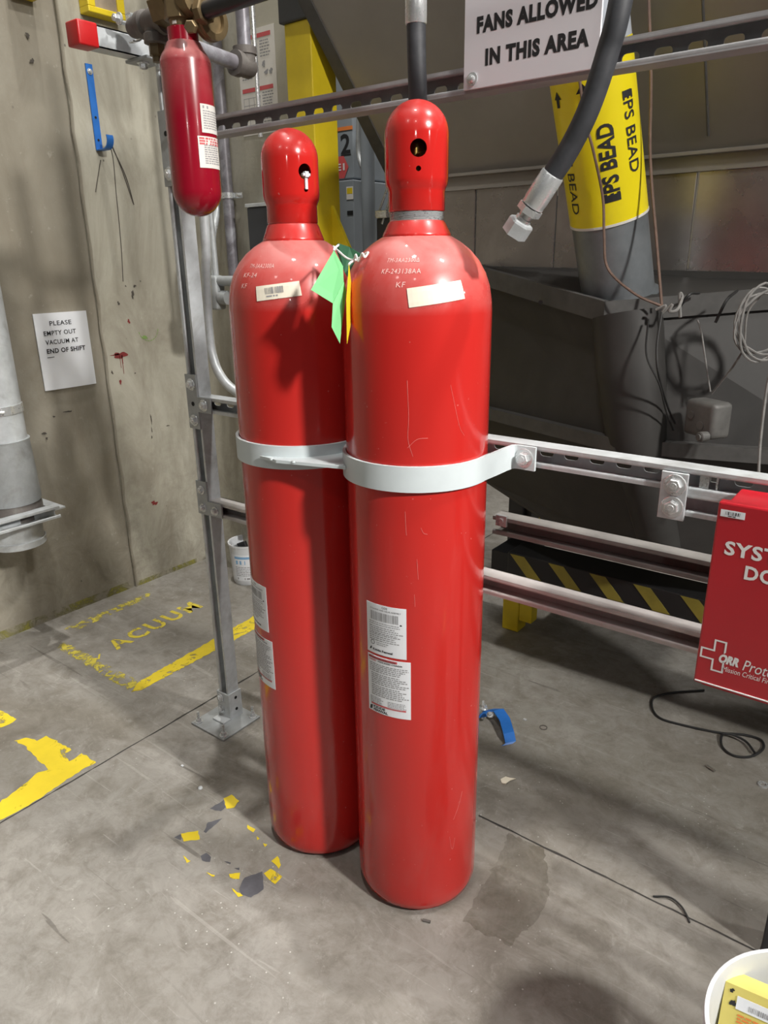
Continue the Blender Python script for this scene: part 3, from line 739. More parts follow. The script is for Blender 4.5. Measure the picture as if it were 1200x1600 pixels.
bm = BM()
for pts in (((-62, 1.16), (-61, 1.10), (-61.5, 1.06), (-58, 1.03)), ((-62, 1.045), (-55, 1.06), (-47, 1.062)), ((-64, 0.93), (-63.5, 0.90), (-63, 0.885)), ((-52, 0.90), (-50, 0.89), (-47, 0.887)), ((-55, 0.84), (-54, 0.80)), ((-57, 0.77), (-56.5, 0.745)), ((-20, 0.24), (-14, 0.27), (-10, 0.30)), ((-24, 0.20), (-22, 0.17), (-20, 0.165), (-18, 0.19)), ((-30, 1.15), (-22, 1.08), (-17, 1.06))):
    q = [V((CR[0] + (R_CYL + 0.0002) * math.cos(D(a)), CR[1] + (R_CYL + 0.0002) * math.sin(D(a)), z)) for a, z in pts]
    tube(bm, spline(q, 6), 0.00032, 4)
obj('scratches', bm, 'scratch', tR, 'fine pale scratches in the paint')['kind'] = 'stuff'
# ---------------------------------------------------------------- welded bracket round both cylinders
t = thing('cylinder_bracket', 'pale grey steel bracket band clasping both red cylinders against the rail', 'bracket', (-0.91, 1.1, 0.967))
zb0, zb1 = 0.967, 1.013
def arc(c, r, a0, a1, n=30): return [(c[0] + r * math.cos(a0 + (a1 - a0) * k / n), c[1] + r * math.sin(a0 + (a1 - a0) * k / n), zb0) for k in range(n + 1)]
rb = R_CYL + 0.0015
def band(bm, pts):
    ribbon(bm, pts, (0, 0, zb1 - zb0), 0.006)
fy = YR - 0.0075
pr = arc(CR, rb, D(-172), D(8), 44) 
e = V(pr[-1]); pr += [(-0.6350, 1.165, zb0), (-0.6345, 1.205, zb0), (-0.6325, fy - 0.010, zb0), (-0.628, fy - 0.003, zb0), (-0.620, fy, zb0), (-0.584, fy, zb0)]
bm = BM(); band(bm, pr); obj('right_band', bm, 'strap', t, smooth=True)
pl_ = [(-1.262, fy, zb0), (-1.205, fy, zb0), (-1.194, 1.20, zb0)] + arc(CL, rb, D(-195), D(-8), 44)
bm = BM(); band(bm, pl_); obj('left_band', bm, 'strap', t, smooth=True)
bm = BM(); zw = (zb0 + zb1) / 2 - 0.004
prism(bm, [(-1.035, 0.950, zw), (-0.985, 0.945, zw), (-0.845, 0.985, zw), (-0.862, 0.998, zw), (-0.895, 1.055, zw), (-0.921, 1.07, zw), (-0.935, 1.02, zw), (-0.985, 0.968, zw)], (0, 0, 0.006))
for p in ((-1.0, 0.948), (-0.95, 0.957), (-0.855, 0.985)): lathe(bm, [(0.005, 0), (0.004, 0.003), (0, 0.004)], (p[0], p[1], zw + 0.004), seg=10)
obj('web_plate', bm, 'strap', t)
for x in (-0.6055, -1.24):
    bm = BM(); hexbolt(bm, (x, fy - 0.0062, 0.990), (0, -1, 0), 0.0125, 0.010, True, 0, 0.2); obj('bolt', bm, 'zinc', t, 'zinc hex bolt')

# ================================================================= CHANNEL FRAME
def channel(bm, L, pitch=0.0508, slots=True, depth=0.041, w=0.0413, off=0.0):
    """slotted C channel along +X from 0, open side towards -Y, centred on z=0, back at y=depth"""
    th = 0.0026; h = w / 2
    box(bm, 0, L, 0, depth, h - th, h); box(bm, 0, L, 0, depth, -h, -h + th)          # flanges
    for s in (1, -1):                                                              # rounded rolled-in lips
        zc_, yc_, hw, hd, rr = s * (h - 0.0048), 0.0042, 0.0049, 0.0043, 0.0036
        pr = []
        for cy_, cz_, a0 in ((hd - rr, hw - rr, 0), (-hd + rr, hw - rr, 90), (-hd + rr, -hw + rr, 180), (hd - rr, -hw + rr, 270)):
            for k in range(5):
                a = D(a0 + 90 * k / 4); pr.append((yc_ + cy_ + rr * math.cos(a), zc_ + cz_ + rr * math.sin(a)))
        prism(bm, [(0, y, z) for y, z in pr], (L, 0, 0))
    if not slots:
        box(bm, 0, L, depth - th, depth, -h, h); return
    n = max(1, int(round(L / pitch))); p = L / n; sl, sw = 0.0143, 0.0071
    def slotpts(xc):
        pts = []
        for cx, a0 in ((xc + sl - sw, -90), (xc - sl + sw, 90)):
            for k in range(7): a = D(a0 + 180 * k / 6); pts.append((cx + sw * math.cos(a), sw * math.sin(a)))
        return pts
    for i in range(n):
        x0, x1 = i * p, (i + 1) * p; xc = (x0 + x1) / 2; sp = slotpts(xc)
        right_, left_ = sp[:7], sp[7:]
        top = [(x0, h), (x1, h), (x1, 0), right_[3], right_[4], right_[5], right_[6], left_[0], left_[1], left_[2], left_[3], (x0, 0)]
        bot = [(x0, -h), (x1, -h), (x1, 0), right_[3], right_[2], right_[1], right_[0], left_[6], left_[5], left_[4], left_[3], (x0, 0)]
        for pl in (top, bot):
            for y in (depth - th, depth): bm.faces.new([bm.verts.new((x, y, z)) for x, z in pl])
        for k in range(14):
            a, b = sp[k], sp[(k + 1) % 14]
            bm.faces.new([bm.verts.new((a[0], depth - th, a[1])), bm.verts.new((b[0], depth - th, b[1])), bm.verts.new((b[0], depth, b[1])), bm.verts.new((a[0], depth, a[1]))])
def rail(label, x0, x1, y, z, mat, slots=True, parent=None, nm='channel_rail', group='channel rails of the frame'):
    bm = BM(); channel(bm, x1 - x0, slots=slots); bmesh.ops.translate(bm, verts=bm.verts[:], vec=(x0, y, z))
    return tag(obj(nm, bm, mat, None, loc=((x0 + x1) / 2, y, z - 0.0206)), label, 'rail', group)
XP0, XP1 = -1.610, -1.569      # post
ZM, ZL, ZU = 0.992, 0.700, 1.642
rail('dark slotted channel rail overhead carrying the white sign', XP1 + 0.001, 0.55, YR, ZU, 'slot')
rail('galvanised channel rail at the height of the cylinder bracket', XP1 + 0.001, 0.55, YR, ZM, 'galv')
rail('lowest dusty channel rail of the frame, ending behind the red box', XP1 + 0.001, 0.55, YR, ZL, 'rail_dusty', False)
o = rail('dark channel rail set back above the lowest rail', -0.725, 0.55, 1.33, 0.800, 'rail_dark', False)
bm = BM(); box(bm, -0.715, -0.690, 1.325, 1.332, 0.802, 0.826); lathe(bm, [(0.006, 0), (0.006, 0.004)], (-0.7025, 1.326, 0.814), (0, -1, 0), 12)
obj('end_nut', bm, 'zinc', o)
rail('short channel rail bolted under the middle rail, holding the red box', -0.335, 0.55, YR, ZM - 0.0415, 'galv', False)
# post
t = thing('channel_post', 'galvanised slotted channel post standing on a square floor plate at left', 'post', (-1.59, 1.255, 0))
bm = BM(); b2 = BM(); channel(b2, 2.02)
merge(bm, b2, 0, Matrix(((0, 0, 1, -1.5895), (0, 1, 0, YR), (1, 0, 0, 0.02), (0, 0, 0, 1))))
obj('channel', bm, 'galv', t)
bm = BM(); rbox(bm, -1.655, -1.505, 1.155, 1.305, 0, 0.007, 0.002); obj('floor_plate', bm, 'galv_dull', t)  # darker steel on the plate stands in for the shadow over it
bm = BM(); rbox(bm, -1.617, -1.562, YR - 0.006, YR - 0.001, 0.007, 0.095, 0.0015); box(bm, -1.5675, -1.5625, YR - 0.004, YRB + 0.004, 0.007, 0.095); box(bm, -1.6165, -1.6115, YR - 0.004, YRB + 0.004, 0.007, 0.095)
rbox(bm, -1.612, -1.562, 1.205, 1.236, 0.007, 0.013, 0.0015)
obj('post_shoe', bm, 'galv', t)
for z in (0.035, 0.075):
    bm = BM(); hexbolt(bm, (-1.600, YR - 0.006, z), (0, -1, 0), 0.009, 0.006); obj('shoe_bolt', bm, 'zinc', t)
    bm = BM(); lathe(bm, [(0.005, 0), (0.005, 0.0008)], (-1.5625, 1.262, z), (1, 0, 0), 14); obj('shoe_hole', bm, 'dark_in', t)
for x, y in ((-1.638, 1.172), (-1.522, 1.172), (-1.638, 1.290), (-1.522, 1.290)):
    bm = BM(); hexbolt(bm, (x, y, 0.007), (0, 0, 1), 0.009, 0.009); cyl(bm, (x, y, 0.015), (x, y, 0.042), 0.0042, 12); obj('anchor_bolt', bm, 'zinc', t, smooth=False)
# flat fittings on the post and the splice plate
def fitting(label, loc, build, bolts, mat='galv_dull', br=0.0105):
    t = thing('joining_plate', label, 'plate', loc, 'joining plates of the channel frame')
    bm = BM(); build(bm); obj('plate', bm, mat, t)
    for x, z in bolts:
        bm = BM(); hexbolt(bm, (x, loc[1] - 0.0055, z), (0, -1, 0), br, 0.008, True, 0, random.random()); obj('bolt', bm, 'zinc', t)
    return t
yp = YR - 0.0005
def pl(poly2):
    return lambda bm: prism(bm, [(x, yp, z) for x, z in poly2], (0, -0.0055, 0))
xm = (XP0 + XP1) / 2
def Tplate(bm, z, up, dn, arm):
    prism(bm, [(XP0 - .003, yp, z - dn), (XP1 - .001, yp, z - dn), (XP1 - .001, yp, z - 0.02), (XP1 + arm, yp, z - 0.02), (XP1 + arm, yp, z + 0.02), (XP1 - .001, yp, z + 0.02), (XP1 - .001, yp, z + up), (XP0 - .003, yp, z + up)], (0, -0.0055, 0))
    lathe(bm, [(0.006, 0), (0.006, 0.0007)], (xm, yp - 0.0055, z), (0, -1, 0), 14, 1)
fitting('steel tee plate with three bolts joining the middle rail to the post', (xm, YR - 0.0005, ZM - 0.07), lambda bm: Tplate(bm, ZM, 0.078, 0.068, 0.05), ((xm, ZM + 0.052), (xm, ZM - 0.045), (XP1 + 0.024, ZM)), ['galv_dull', 'dark_in'])
fitting('steel corner plate with three bolts joining the lowest rail to the post', (xm, YR - 0.0005, ZL - 0.02), lambda bm: Tplate(bm, ZL, 0.075, 0.022, 0.055), ((xm, ZL + 0.050), (xm, ZL - 0.002), (XP1 + 0.030, ZL - 0.002)), ['galv_dull', 'dark_in'], 0.0085)
fitting('steel plate on the post behind the small hanging cylinder', (xm, YR - 0.0005, ZU - 0.09), lambda bm: Tplate(bm, ZU, 0.05, 0.115, 0.05), ((xm, ZU - 0.088), (XP1 + 0.024, ZU)), ['galv_dull', 'dark_in'])
xs = P(1053, 770, 1, YR).x
fitting('plain rectangular splice plate with two bolts on the middle rail', (xs, YR - 0.0005, 0.925), lambda bm: rbox(bm, xs - 0.022, xs + 0.022, yp - 0.006, yp, 0.921, 1.004, 0.001), ((xs + 0.002, 0.983), (xs + 0.0015, 0.944)), 'galv', 0.0125)
bm = BM(); xn = P(1105, 757, 1, YR + 0.01).x
for k, dx in enumerate((-0.012, 0.0, 0.014)): box(bm, xn + dx, xn + dx + (0.012 if k == 0 else 0.003), YR + 0.008, YR + 0.02, ZM - 0.011, ZM + 0.011)
tag(obj('channel_nut', bm, 'zinc', None, loc=(xn, YR + 0.01, ZM - 0.011)), 'bright spring nut inside the middle rail, right of the splice plate', 'nut')

# arm with red end cap
bm = BM(); b2 = BM(); channel(b2, 0.185, slots=False)
XA = -1.590
merge(bm, b2, 0, Matrix(((0, 1, 0, XA - 0.0205), (-1, 0, 0, YR - 0.002), (0, 0, 1, 1.8085), (0, 0, 0, 1))))
t = thing('cantilever_channel', 'galvanised channel arm with a red plastic end cap reaching out at top left', 'channel', (XA, 1.13, 1.788))
obj('channel', bm, 'galv', t)
bm = BM(); rbox(bm, XA - 0.0228, XA + 0.0228, 1.020, 1.068, 1.7855, 1.8325, 0.004, 3); obj('end_cap', bm, 'red_plastic', t, 'red plastic end cap', smooth=True)
bm = BM(); rbox(bm, XA - 0.03, XA + 0.05, 1.165, 1.225, 1.781, 1.7875, 0.001); obj('angle_plate', bm, 'galv_dull', t)
for x, y in ((XA + 0.008, 1.185), (XA + 0.034, 1.214)):
    bm = BM(); hexbolt(bm, (x, y, 1.781), (0, 0, -1), 0.0095, 0.010); obj('bolt', bm, 'zinc', t)

# ================================================================= PILOT CYLINDER, VALVE AND PIPES AT TOP LEFT
YPC = 1.115
pc = P(299, 200, 1, YPC); XPC = pc.x
zbot = P(312, 338, 1, YPC - 0.01).z; ztop = P(290, 100, 1, YPC).z; znk = P(290, 66, 1, YPC).z; zst = P(290, 44, 1, YPC).z
rp = 0.051
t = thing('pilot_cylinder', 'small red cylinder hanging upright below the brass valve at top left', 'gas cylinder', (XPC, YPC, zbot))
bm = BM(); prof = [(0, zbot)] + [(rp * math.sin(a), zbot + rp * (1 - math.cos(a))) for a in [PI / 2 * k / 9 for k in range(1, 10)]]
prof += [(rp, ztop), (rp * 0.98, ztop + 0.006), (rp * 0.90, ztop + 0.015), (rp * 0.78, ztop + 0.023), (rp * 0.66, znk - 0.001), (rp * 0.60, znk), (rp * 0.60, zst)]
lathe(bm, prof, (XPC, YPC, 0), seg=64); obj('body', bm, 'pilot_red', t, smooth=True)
caz = math.atan2(-YPC, -XPC)
for nm, az0, az1, ya, yb in (('small_label', 24, 95, 200, 152), ('warning_label', 12, 82, 258, 206)):
    z0 = P(318, ya, 1, YPC - 0.045).z; z1 = P(318, yb, 1, YPC - 0.045).z; a = caz + D((az0 + az1) / 2); w = rp * D(az1 - az0)
    m = cyl_map((XPC, YPC), rp, a, z0, 0.0002); mb = cyl_map((XPC, YPC), rp, a, z0, 0.0011); hh = z1 - z0
    bm = BM(); sheet(bm, m, -w / 2, w / 2, 0, hh, 0.0006, 0, 10, 1); L = obj(nm, bm, 'paper_warm', t, 'small white printed label')
    if nm == 'warning_label':
        bm = BM(); lines_of_words(bm, mb, -w * 0.45, w * 0.45, hh * 0.96, 3, 0.005, 0.0035, 0, 5, False); lines_of_words(bm, mb, -w * 0.3, w * 0.45, hh * 0.74, 9, 0.0042, 0.0022, 1, 6)
        obj('small_print', bm, ['ink_red', 'ink_grey'], L)
    else:
        bm = BM(); put_rect(bm, mb, -w * 0.42, -w * 0.2, hh * 0.84, hh * 0.94); lines_of_words(bm, mb, -w * 0.42, w * 0.45, hh * 0.78, 8, 0.0045, 0.002, 0, 9); obj('small_print', bm, 'ink_grey', L)
bm = BM(); m = cyl_map((XPC, YPC), rp * 0.46, caz - D(38), zst + 0.002, 0.0003); sheet(bm, m, -0.005, 0.005, 0.002, 0.014, 0.0006, 0, 4, 1); obj('neck_sticker', bm, 'paper_warm', t, 'tiny pale neck sticker')

t = thing('brass_valve', 'tarnished brass valve with a round flange above the small red cylinder', 'valve', (XPC, YPC, zst))
zv = P(285, 4, 1, YPC).z
bm = BM(); lathe(bm, [(0.022, zst), (0.025, zst + 0.012), (0.027, zv - 0.02), (0.03, zv)], (XPC, YPC, 0), seg=24); obj('stem', bm, 'brass', t, smooth=True)
bm = BM(); lathe(bm, [(0.030, -0.064), (0.036, -0.060), (0.036, -0.012)], (XPC, YPC, zv), (1, 0, 0), 6, rot=0.2); lathe(bm, [(0.028, -0.016), (0.024, 0.0), (0.028, 0.016), (0.031, 0.034), (0.031, 0.05)], (XPC, YPC, zv), (1, 0, 0), 28)
lathe(bm, [(0.034, -0.03), (0.036, 0.0), (0.032, 0.05), (0.02, 0.06)], (XPC, YPC, zv), (0, 0, 1), 8)
obj('valve_body', bm, 'brass', t, smooth=True)
xf = XPC + 0.045; zf = P(325, 30, 1, YPC + 0.02).z
bm = BM(); lathe(bm, [(0.020, -0.014), (0.034, -0.006), (0.0365, -0.002), (0.0365, 0.006), (0.033, 0.009), (0.036, 0.011), (0.036, 0.018), (0.024, 0.020), (0.022, 0.012), (0.0, 0.012)], (xf, YPC + 0.03, zf), (1, 0, 0), 48); obj('round_flange', bm, 'brass', t, smooth=True)
bm = BM(); lathe(bm, [(0.012, 0), (0.012, 0.012), (0.010, 0.014)], P(300, 42, 1, YPC - 0.03), (0.5, -0.8, -0.2), 6); obj('plug', bm, 'brass', t)
# black manifold pipe along the frame
bm = BM(); zp = P(330, 14, 1, YPC).z
cyl(bm, (XPC + 0.06, YPC, zp - 0.0), (0.4, YPC, zp + 0.02), 0.0155, 24); o = obj('manifold_pipe', bm, 'black_pipe', None, loc=(-0.4, YPC, zp), smooth=True); tag(o, 'black steel pipe leaving the brass valve towards the top edge', 'pipe')
bm = BM(); lathe(bm, [(0.021, 0), (0.023, 0.003), (0.023, 0.018), (0.02, 0.02)], (XPC + 0.058, YPC, zp), (1, 0, 0), 8); obj('pipe_collar', bm, 'brass', o)
# iron tee at the left of the valve
t = thing('pipe_tee', 'dusty grey iron pipe tee left of the brass valve', 'pipe fitting', (XPC - 0.12, YPC, zv - 0.02))
bm = BM(); c = V((XPC - 0.10, YPC + 0.01, zv - 0.012))
lathe(bm, [(0.018, -0.075), (0.020, -0.07), (0.022, -0.045), (0.027, -0.04), (0.027, -0.025), (0.022, -0.02), (0.026, 0.0), (0.024, 0.02), (0.029, 0.028), (0.029, 0.04)], c, (1, 0, 0), 28); obj('tee_body', bm, 'iron', t, smooth=True)
bm = BM(); lathe(bm, [(0.022, 0.0), (0.021, 0.020), (0.025, 0.024), (0.025, 0.040), (0.018, 0.042)], c, (0, 0, -1), 24); obj('branch', bm, 'iron', t, smooth=True)
bm = BM(); lathe(bm, [(0.0175, 0.042), (0.0175, 0.062), (0.012, 0.064), (0.012, 0.074)], c, (0, 0, -1), 6); obj('drain_plug', bm, 'brass', t, 'brass hex plug')
t2 = thing('pipe_clamp', 'small zinc pipe clamp standing on the channel arm', 'clamp', (XA + 0.02, YPC + 0.01, 1.832))
bm = BM(); cc = V((XPC - 0.19, YPC + 0.01, zv - 0.01)); ribbon(bm, [cc + V((0, 0.024 * math.cos(a), 0.024 * math.sin(a))) for a in [D(-100 + 200 * k / 16) for k in range(17)]], (0.018, 0, 0), 0.003); box(bm, cc.x, cc.x + 0.018, cc.y - 0.03, cc.y + 0.03, 1.806 if False else 1.8327, 1.836); obj('clamp_band', bm, 'zinc', t2)
bm = BM(); hexbolt(bm, cc + V((0.009, -0.026, 0.012)), (0, -1, 0), 0.008, 0.012); obj('bolt', bm, 'zinc', t2)
# grey pipe run behind: from the post back towards the wall, elbow, then up
pa = P(318, 80, 0, -1.47); pb = P(384, 104, 0, -1.47); pt = P(392, -60, 1, pb.y)
t = thing('steel_pipe_run', 'scuffed grey steel pipe with an elbow in front of the notice sheet', 'pipe', (pb.x, pb.y, pb.z - 0.03))
bm = BM(); cyl(bm, pa + (pa - pb) * 0.6, pb, 0.0165, 20); obj('level_pipe', bm, 'pipe_grey', t, smooth=True)
bm = BM(); cyl(bm, pb, (pb.x, pb.y, pb.z + 0.55), 0.0165, 20); obj('upright_pipe', bm, 'pipe_grey', t, smooth=True)
dd = (pa - pb).normalized()
bm = BM(); lathe(bm, [(0.0, -0.026), (0.018, -0.022), (0.0245, -0.010), (0.0245, 0.018), (0.028, 0.020), (0.028, 0.036), (0.02, 0.037)], pb, dd, 24); lathe(bm, [(0.022, -0.01), (0.0245, 0.01), (0.0245, 0.022), (0.028, 0.024), (0.028, 0.040), (0.02, 0.041)], pb, (0, 0, 1), 24); obj('elbow', bm, 'iron', t, smooth=True)
# threaded rod
pr1 = P(407, 214, 1, 1.62)
bm = BM(); lathe(bm, sum([[(0.0068, k * 0.003), (0.0062, k * 0.003 + 0.0015)] for k in range(220)], []), (pr1.x, pr1.y, pr1.z), seg=12); tag(obj('threaded_rod', bm, 'zinc', None, loc=pr1), 'thin bright threaded rod hanging down in front of the notice sheet', 'rod')

# ================================================================= HOSES
def hose(label, pts, r, ends, ferr):
    t = thing('hydraulic_hose', label, 'hose', pts[-1], 'black hoses hanging from the pipe')
    bm = BM(); tube(bm, spline(pts, 10), r, 20); obj('rubber_hose', bm, 'rubber', t, smooth=True)
    for (p, d, prof, nm, mt, sg) in ends:
        bm = BM(); lathe(bm, prof, p, d, sg); obj(nm, bm, mt, t, smooth=sg > 8)
    return t
yh = 1.197
h0, h1, h2, h3 = V((P(649, -10, 1, yh).x, yh, zp + 0.03)), P(650, 28, 1, yh), P(651, 90, 1, yh), P(653, 160, 1, yh)
h4 = V((h3.x + 0.002, yh, 1.50))
t = hose('black rubber hose with a silver ferrule behind the nearer red cap', [h0, h1, h2, h3, h4], 0.0165,
     [(h1 + V((0, 0, 0.002)), (0, 0, 1), [(0.0172, -0.012), (0.0186, -0.010), (0.0186, 0.07), (0.015, 0.075)], 'ferrule', 'zinc', 28), (h4, (0, 0, -1), [(0.018, -0.02), (0.019, 0.0), (0.019, 0.025), (0.014, 0.03), (0.014, 0.04)], 'end_fitting', 'zinc', 24)], None)
bm = BM(); cyl(bm, (h0.x, yh + 0.02, zp + 0.03), (h0.x, YPC + 0.016, zp + 0.018), 0.015, 16); obj('elbow_adapter', bm, 'zinc', t, smooth=True)
yh = 1.085
q = [V((P(972, -10, 1, yh).x + 0.004, YPC, zp + 0.012)), P(970, 0, 1, yh), P(950, 80, 1, yh), P(920, 170, 1, yh), P(888, 235, 1, yh), P(862, 275, 1, yh)]
dd = (q[-1] - q[-2]).normalized(); e0 = q[-1]
hose('thick black rubber hose with a loose silver nut hanging across the white sign', q, 0.0158,
     [(e0, dd, [(0.0165, -0.004), (0.0178, -0.002), (0.0182, 0.040), (0.0172, 0.044), (0.0178, 0.048), (0.012, 0.050)], 'ferrule', 'zinc', 28),
      (e0, dd, [(0.012, 0.049), (0.0195, 0.050), (0.0195, 0.060), (0.012, 0.0605)], 'crimp_nut', 'zinc', 6), (e0, dd, [(0.011, 0.06), (0.011, 0.068), (0.013, 0.069), (0.013, 0.074), (0.011, 0.075)], 'stem', 'zinc', 20),
      (e0, dd, [(0.013, 0.0735), (0.019, 0.075), (0.0205, 0.078), (0.0205, 0.098), (0.0165, 0.0985), (0.015, 0.085), (0, 0.085)], 'swivel_nut', 'galv', 6)], None)

# ================================================================= SIGN
ys = YR - 0.006
tl, bl, br_ = P(722, 0, 1, ys), P(727, 138, 1, ys), P(931, 111, 1, ys)
xL = bl.x - 0.004; xR = P(938, 60, 1, ys).x; zB = P(760, 132, 1, ys).z - 0.004
t = thing('warning_sign', 'white sign reading FANS ALLOWED IN THIS AREA bolted to the overhead rail', 'sign', ((xL + xR) / 2, ys, zB))
bm = BM(); rbox(bm, xL, xR, ys, ys + 0.004, zB, zB + 0.25, 0.001, 1); obj('sign_board', bm, 'sign_white', t)
sm = flat_map((0, ys, 0), (1, 0, 0), (0, 0, 1), 0.0003); a = P(745, 50, 1, ys); b = P(933, 12, 1, ys)
def sign_line(s, pa, pb, ptop):
    a = P(*pa, 1, ys); b = P(*pb, 1, ys); c = P(*ptop, 1, ys); bm = BM()
    put_text(bm, sm, s, a.x, (a.z + b.z) / 2, b.x - a.x, c.z - a.z, 0.055, spacing=1.12); obj('lettering', bm, 'ink', t)
sign_line('FANS ALLOWED', (745, 51), (934, 15), (744, 24)); sign_line('IN THIS AREA', (758, 102), (920, 74), (757, 75))
pbx = P(738, 124, 1, ys); bm = BM(); lathe(bm, [(0.0105, 0), (0.0105, 0.002), (0.0065, 0.0025), (0.0065, 0.006), (0.004, 0.0075), (0, 0.008)], (pbx.x, ys, pbx.z), (0, -1, 0), 20); obj('fixing_bolt', bm, 'zinc', t, smooth=True)

# ================================================================= RED BOX ON THE RAIL
yb = 1.13
a = P(1122, 783, 1, yb); b = P(1087, 1066, 1, yb); c = P(1088, 1082, 1, yb)
t = thing('red_control_box', 'red metal box with white lettering hung on the rail at right', 'box', (a.x + 0.16, 1.18, b.z))
X0, X1 = a.x + 0.001, a.x + 0.34; Z0, Z1 = b.z, a.z
bm = BM(); rbox(bm, X0 + 0.008, X1 - 0.008, yb + 0.018, YR - 0.001, Z0 - 0.012, Z1 - 0.006, 0.003); obj('case', bm, 'box_red', t)
bm = BM(); rbox(bm, X0, X1, yb, yb + 0.018, Z0, Z1, 0.003); d = obj('door', bm, 'box_red', t)
fm = flat_map((X0, yb, Z0), (1, 0, 0), (0, 0, 1), 0.0004)
def fb(px, py): p = P(px, py, 1, yb); return p.x - X0, p.z - Z0
bm = BM()
u0, v0 = fb(1131, 866); u1, v1 = fb(1188, 874); k = (fb(1133, 844)[1] - v0)
sx = (fb(1150, 868)[0] - u0)
bm = BM(); put_text(bm, fm, 'SYSTEM', u0, v0 + 0.0, sx * 6.9, abs(k), 0.03, spacing=1.1); obj('lettering', bm, 'ink_white', d)
u0, v0 = fb(1162, 905); bm = BM(); put_text(bm, fm, 'DO', u0, v0, sx * 2.5, abs(k), 0.03, spacing=1.1); obj('lettering', bm, 'ink_white', d)
u0, v0 = fb(1121, 1034); hR = abs(fb(1123, 1020)[1] - v0); uR = fb(1154, 1040)[0]
bm = BM(); put_text(bm, fm, 'ORR', u0, v0, uR - u0, hR, 0.06, 0.18); obj('lettering', bm, 'ink_white', d)
bm = BM(); put_text(bm, fm, 'Protection', uR + 0.006, v0 - 0.002, (uR - u0) * 2.6, hR * 1.15, 0.0, 0.18); obj('lettering', bm, 'ink_white', d)
bm = BM(); put_text(bm, fm, 'Mission Critical Fire Protection', fb(1129, 1043)[0], v0 - 0.013, (uR - u0) * 3.6, hR * 0.55, 0.0, 0.12); obj('lettering', bm, 'ink_white', d)
# outlined cross emblem
s = hR * 0.85; cu, cv = fb(1118, 1024); cu += 0.005
cross = [(-1, 3), (1, 3), (1, 1), (3, 1), (3, -1), (1, -1), (1, -3), (-1, -3), (-1, -1), (-3, -1), (-3, 1), (-1, 1)]
bm = BM(); k1, k0 = s * 0.68, 0.0028
def inset(p): return (p[0] - math.copysign(k0 / k1, p[0]) * 1.0, p[1] - math.copysign(k0 / k1, p[1]) * 1.0)
O = [fm(cu + p[0] * k1, cv + p[1] * k1) for p in cross]; I = [fm(cu + inset(p)[0] * k1, cv + inset(p)[1] * k1) for p in cross]
for i in range(12):
    j = (i + 1) % 12
    if i in (2, 3, 4): continue
    bm.faces.new([bm.verts.new(x) for x in (O[i], O[j], I[j], I[i])])
obj('cross_emblem', bm, 'ink_white', d)
bm = BM(); u0, v1 = fb(1127, 795); sheet(bm, fm, u0, u0 + 0.034, v1 - 0.011, v1, 0.0005); st = obj('barcode_sticker', bm, 'paper', d, 'small white barcode sticker')
bm = BM(); g2 = flat_map((X0, yb, Z0), (1, 0, 0), (0, 0, 1), 0.0020); barcode(bm, g2, u0 + 0.007, u0 + 0.029, v1 - 0.0072, v1 - 0.002, 0, 3); lines_of_words(bm, g2, u0 + 0.011, u0 + 0.022, v1 - 0.0082, 1, 0.002, 0.0014); obj('barcode', bm, 'ink', st)
bm = BM(); rbox(bm, X0 + 0.002, X1, yb - 0.002, yb + 0.0, Z0 + 0.004, Z0 + 0.0065, 0.0008); obj('worn_edge', bm, 'ink_white', d, 'paint worn white along the lower edge')

# ================================================================= HOPPER MACHINE BEHIND THE FRAME
YS = 2.2
t = thing('hopper_machine', 'big dark steel hopper with stainless skirt standing behind the channel frame', 'machine', (-0.4, 2.6, 0))
zs0, zs1 = 1.300, 1.617
hb = P(622, 283, 1, YS); ht = P(478, -6, 1, 1.88)
ZT = 2.5
k = (ZT - hb.z) / (ht.z - hb.z); htop = hb + (ht - hb) * k
bm = BM()
fr = [hb, V((0.75, YS, hb.z)), V((0.62, htop.y, ZT)), htop]
prism(bm, fr, (0, 0.004, 0.003))
lf = [hb, htop, V((htop.x + 0.12, 3.3, ZT)), V((hb.x + 0.12, 3.3, hb.z))]
prism(bm, lf, (0.004, 0, 0)); obj('hopper_cone', bm, 'hopper', t)
bm = BM(); e = (htop - hb).normalized(); prism(bm, [hb + V((-0.035, -0.004, 0)), hb + V((0.012, -0.004, 0)), htop + V((0.012, -0.004, 0)), htop + V((-0.035, -0.004, 0))], (0, 0.006, 0)); obj('hip_strip', bm, 'dark_lip', t)
for x in (-0.42, -0.60):
    bm = BM(); f_ = lambda s: hb.lerp(htop, s); a = f_(0.04); b = f_(0.7); tube(bm, [(x, a.y - 0.002, a.z), (x, b.y - 0.002, b.z)], 0.003, 5); obj('weld_seam', bm, 'dark_lip', t)
bm = BM(); rbox(bm, hb.x - 0.02, 0.75, YS - 0.030, YS + 0.004, hb.z - 0.006, hb.z + 0.004, 0.002); rbox(bm, hb.x - 0.02, 0.75, YS - 0.008, YS - 0.002, hb.z - 0.045, hb.z + 0.0, 0.001); obj('upper_flange', bm, 'hopper', t)
xs_ = [hb.x - 0.02, -1.30, -1.02, -0.62, -0.30, 0.1, 0.75]
for x0, x1 in zip(xs_, xs_[1:]):
    bm = BM(); rbox(bm, x0, x1 - 0.004, YS, YS + 0.008, zs0, zs1 - 0.01, 0.002); obj('skirt_panel', bm, 'stainless', t)
bm = BM(); rbox(bm, hb.x - 0.02, 0.75, YS - 0.02, YS + 0.02, zs0 - 0.010, zs0 + 0.001, 0.002); obj('skirt_lip', bm, 'dark_lip', t)
bm = BM(); box(bm, hb.x, 0.75, YS + 0.01, YS + 0.03, 1.15, zs0); obj('neck', bm, 'dark_steel', t)
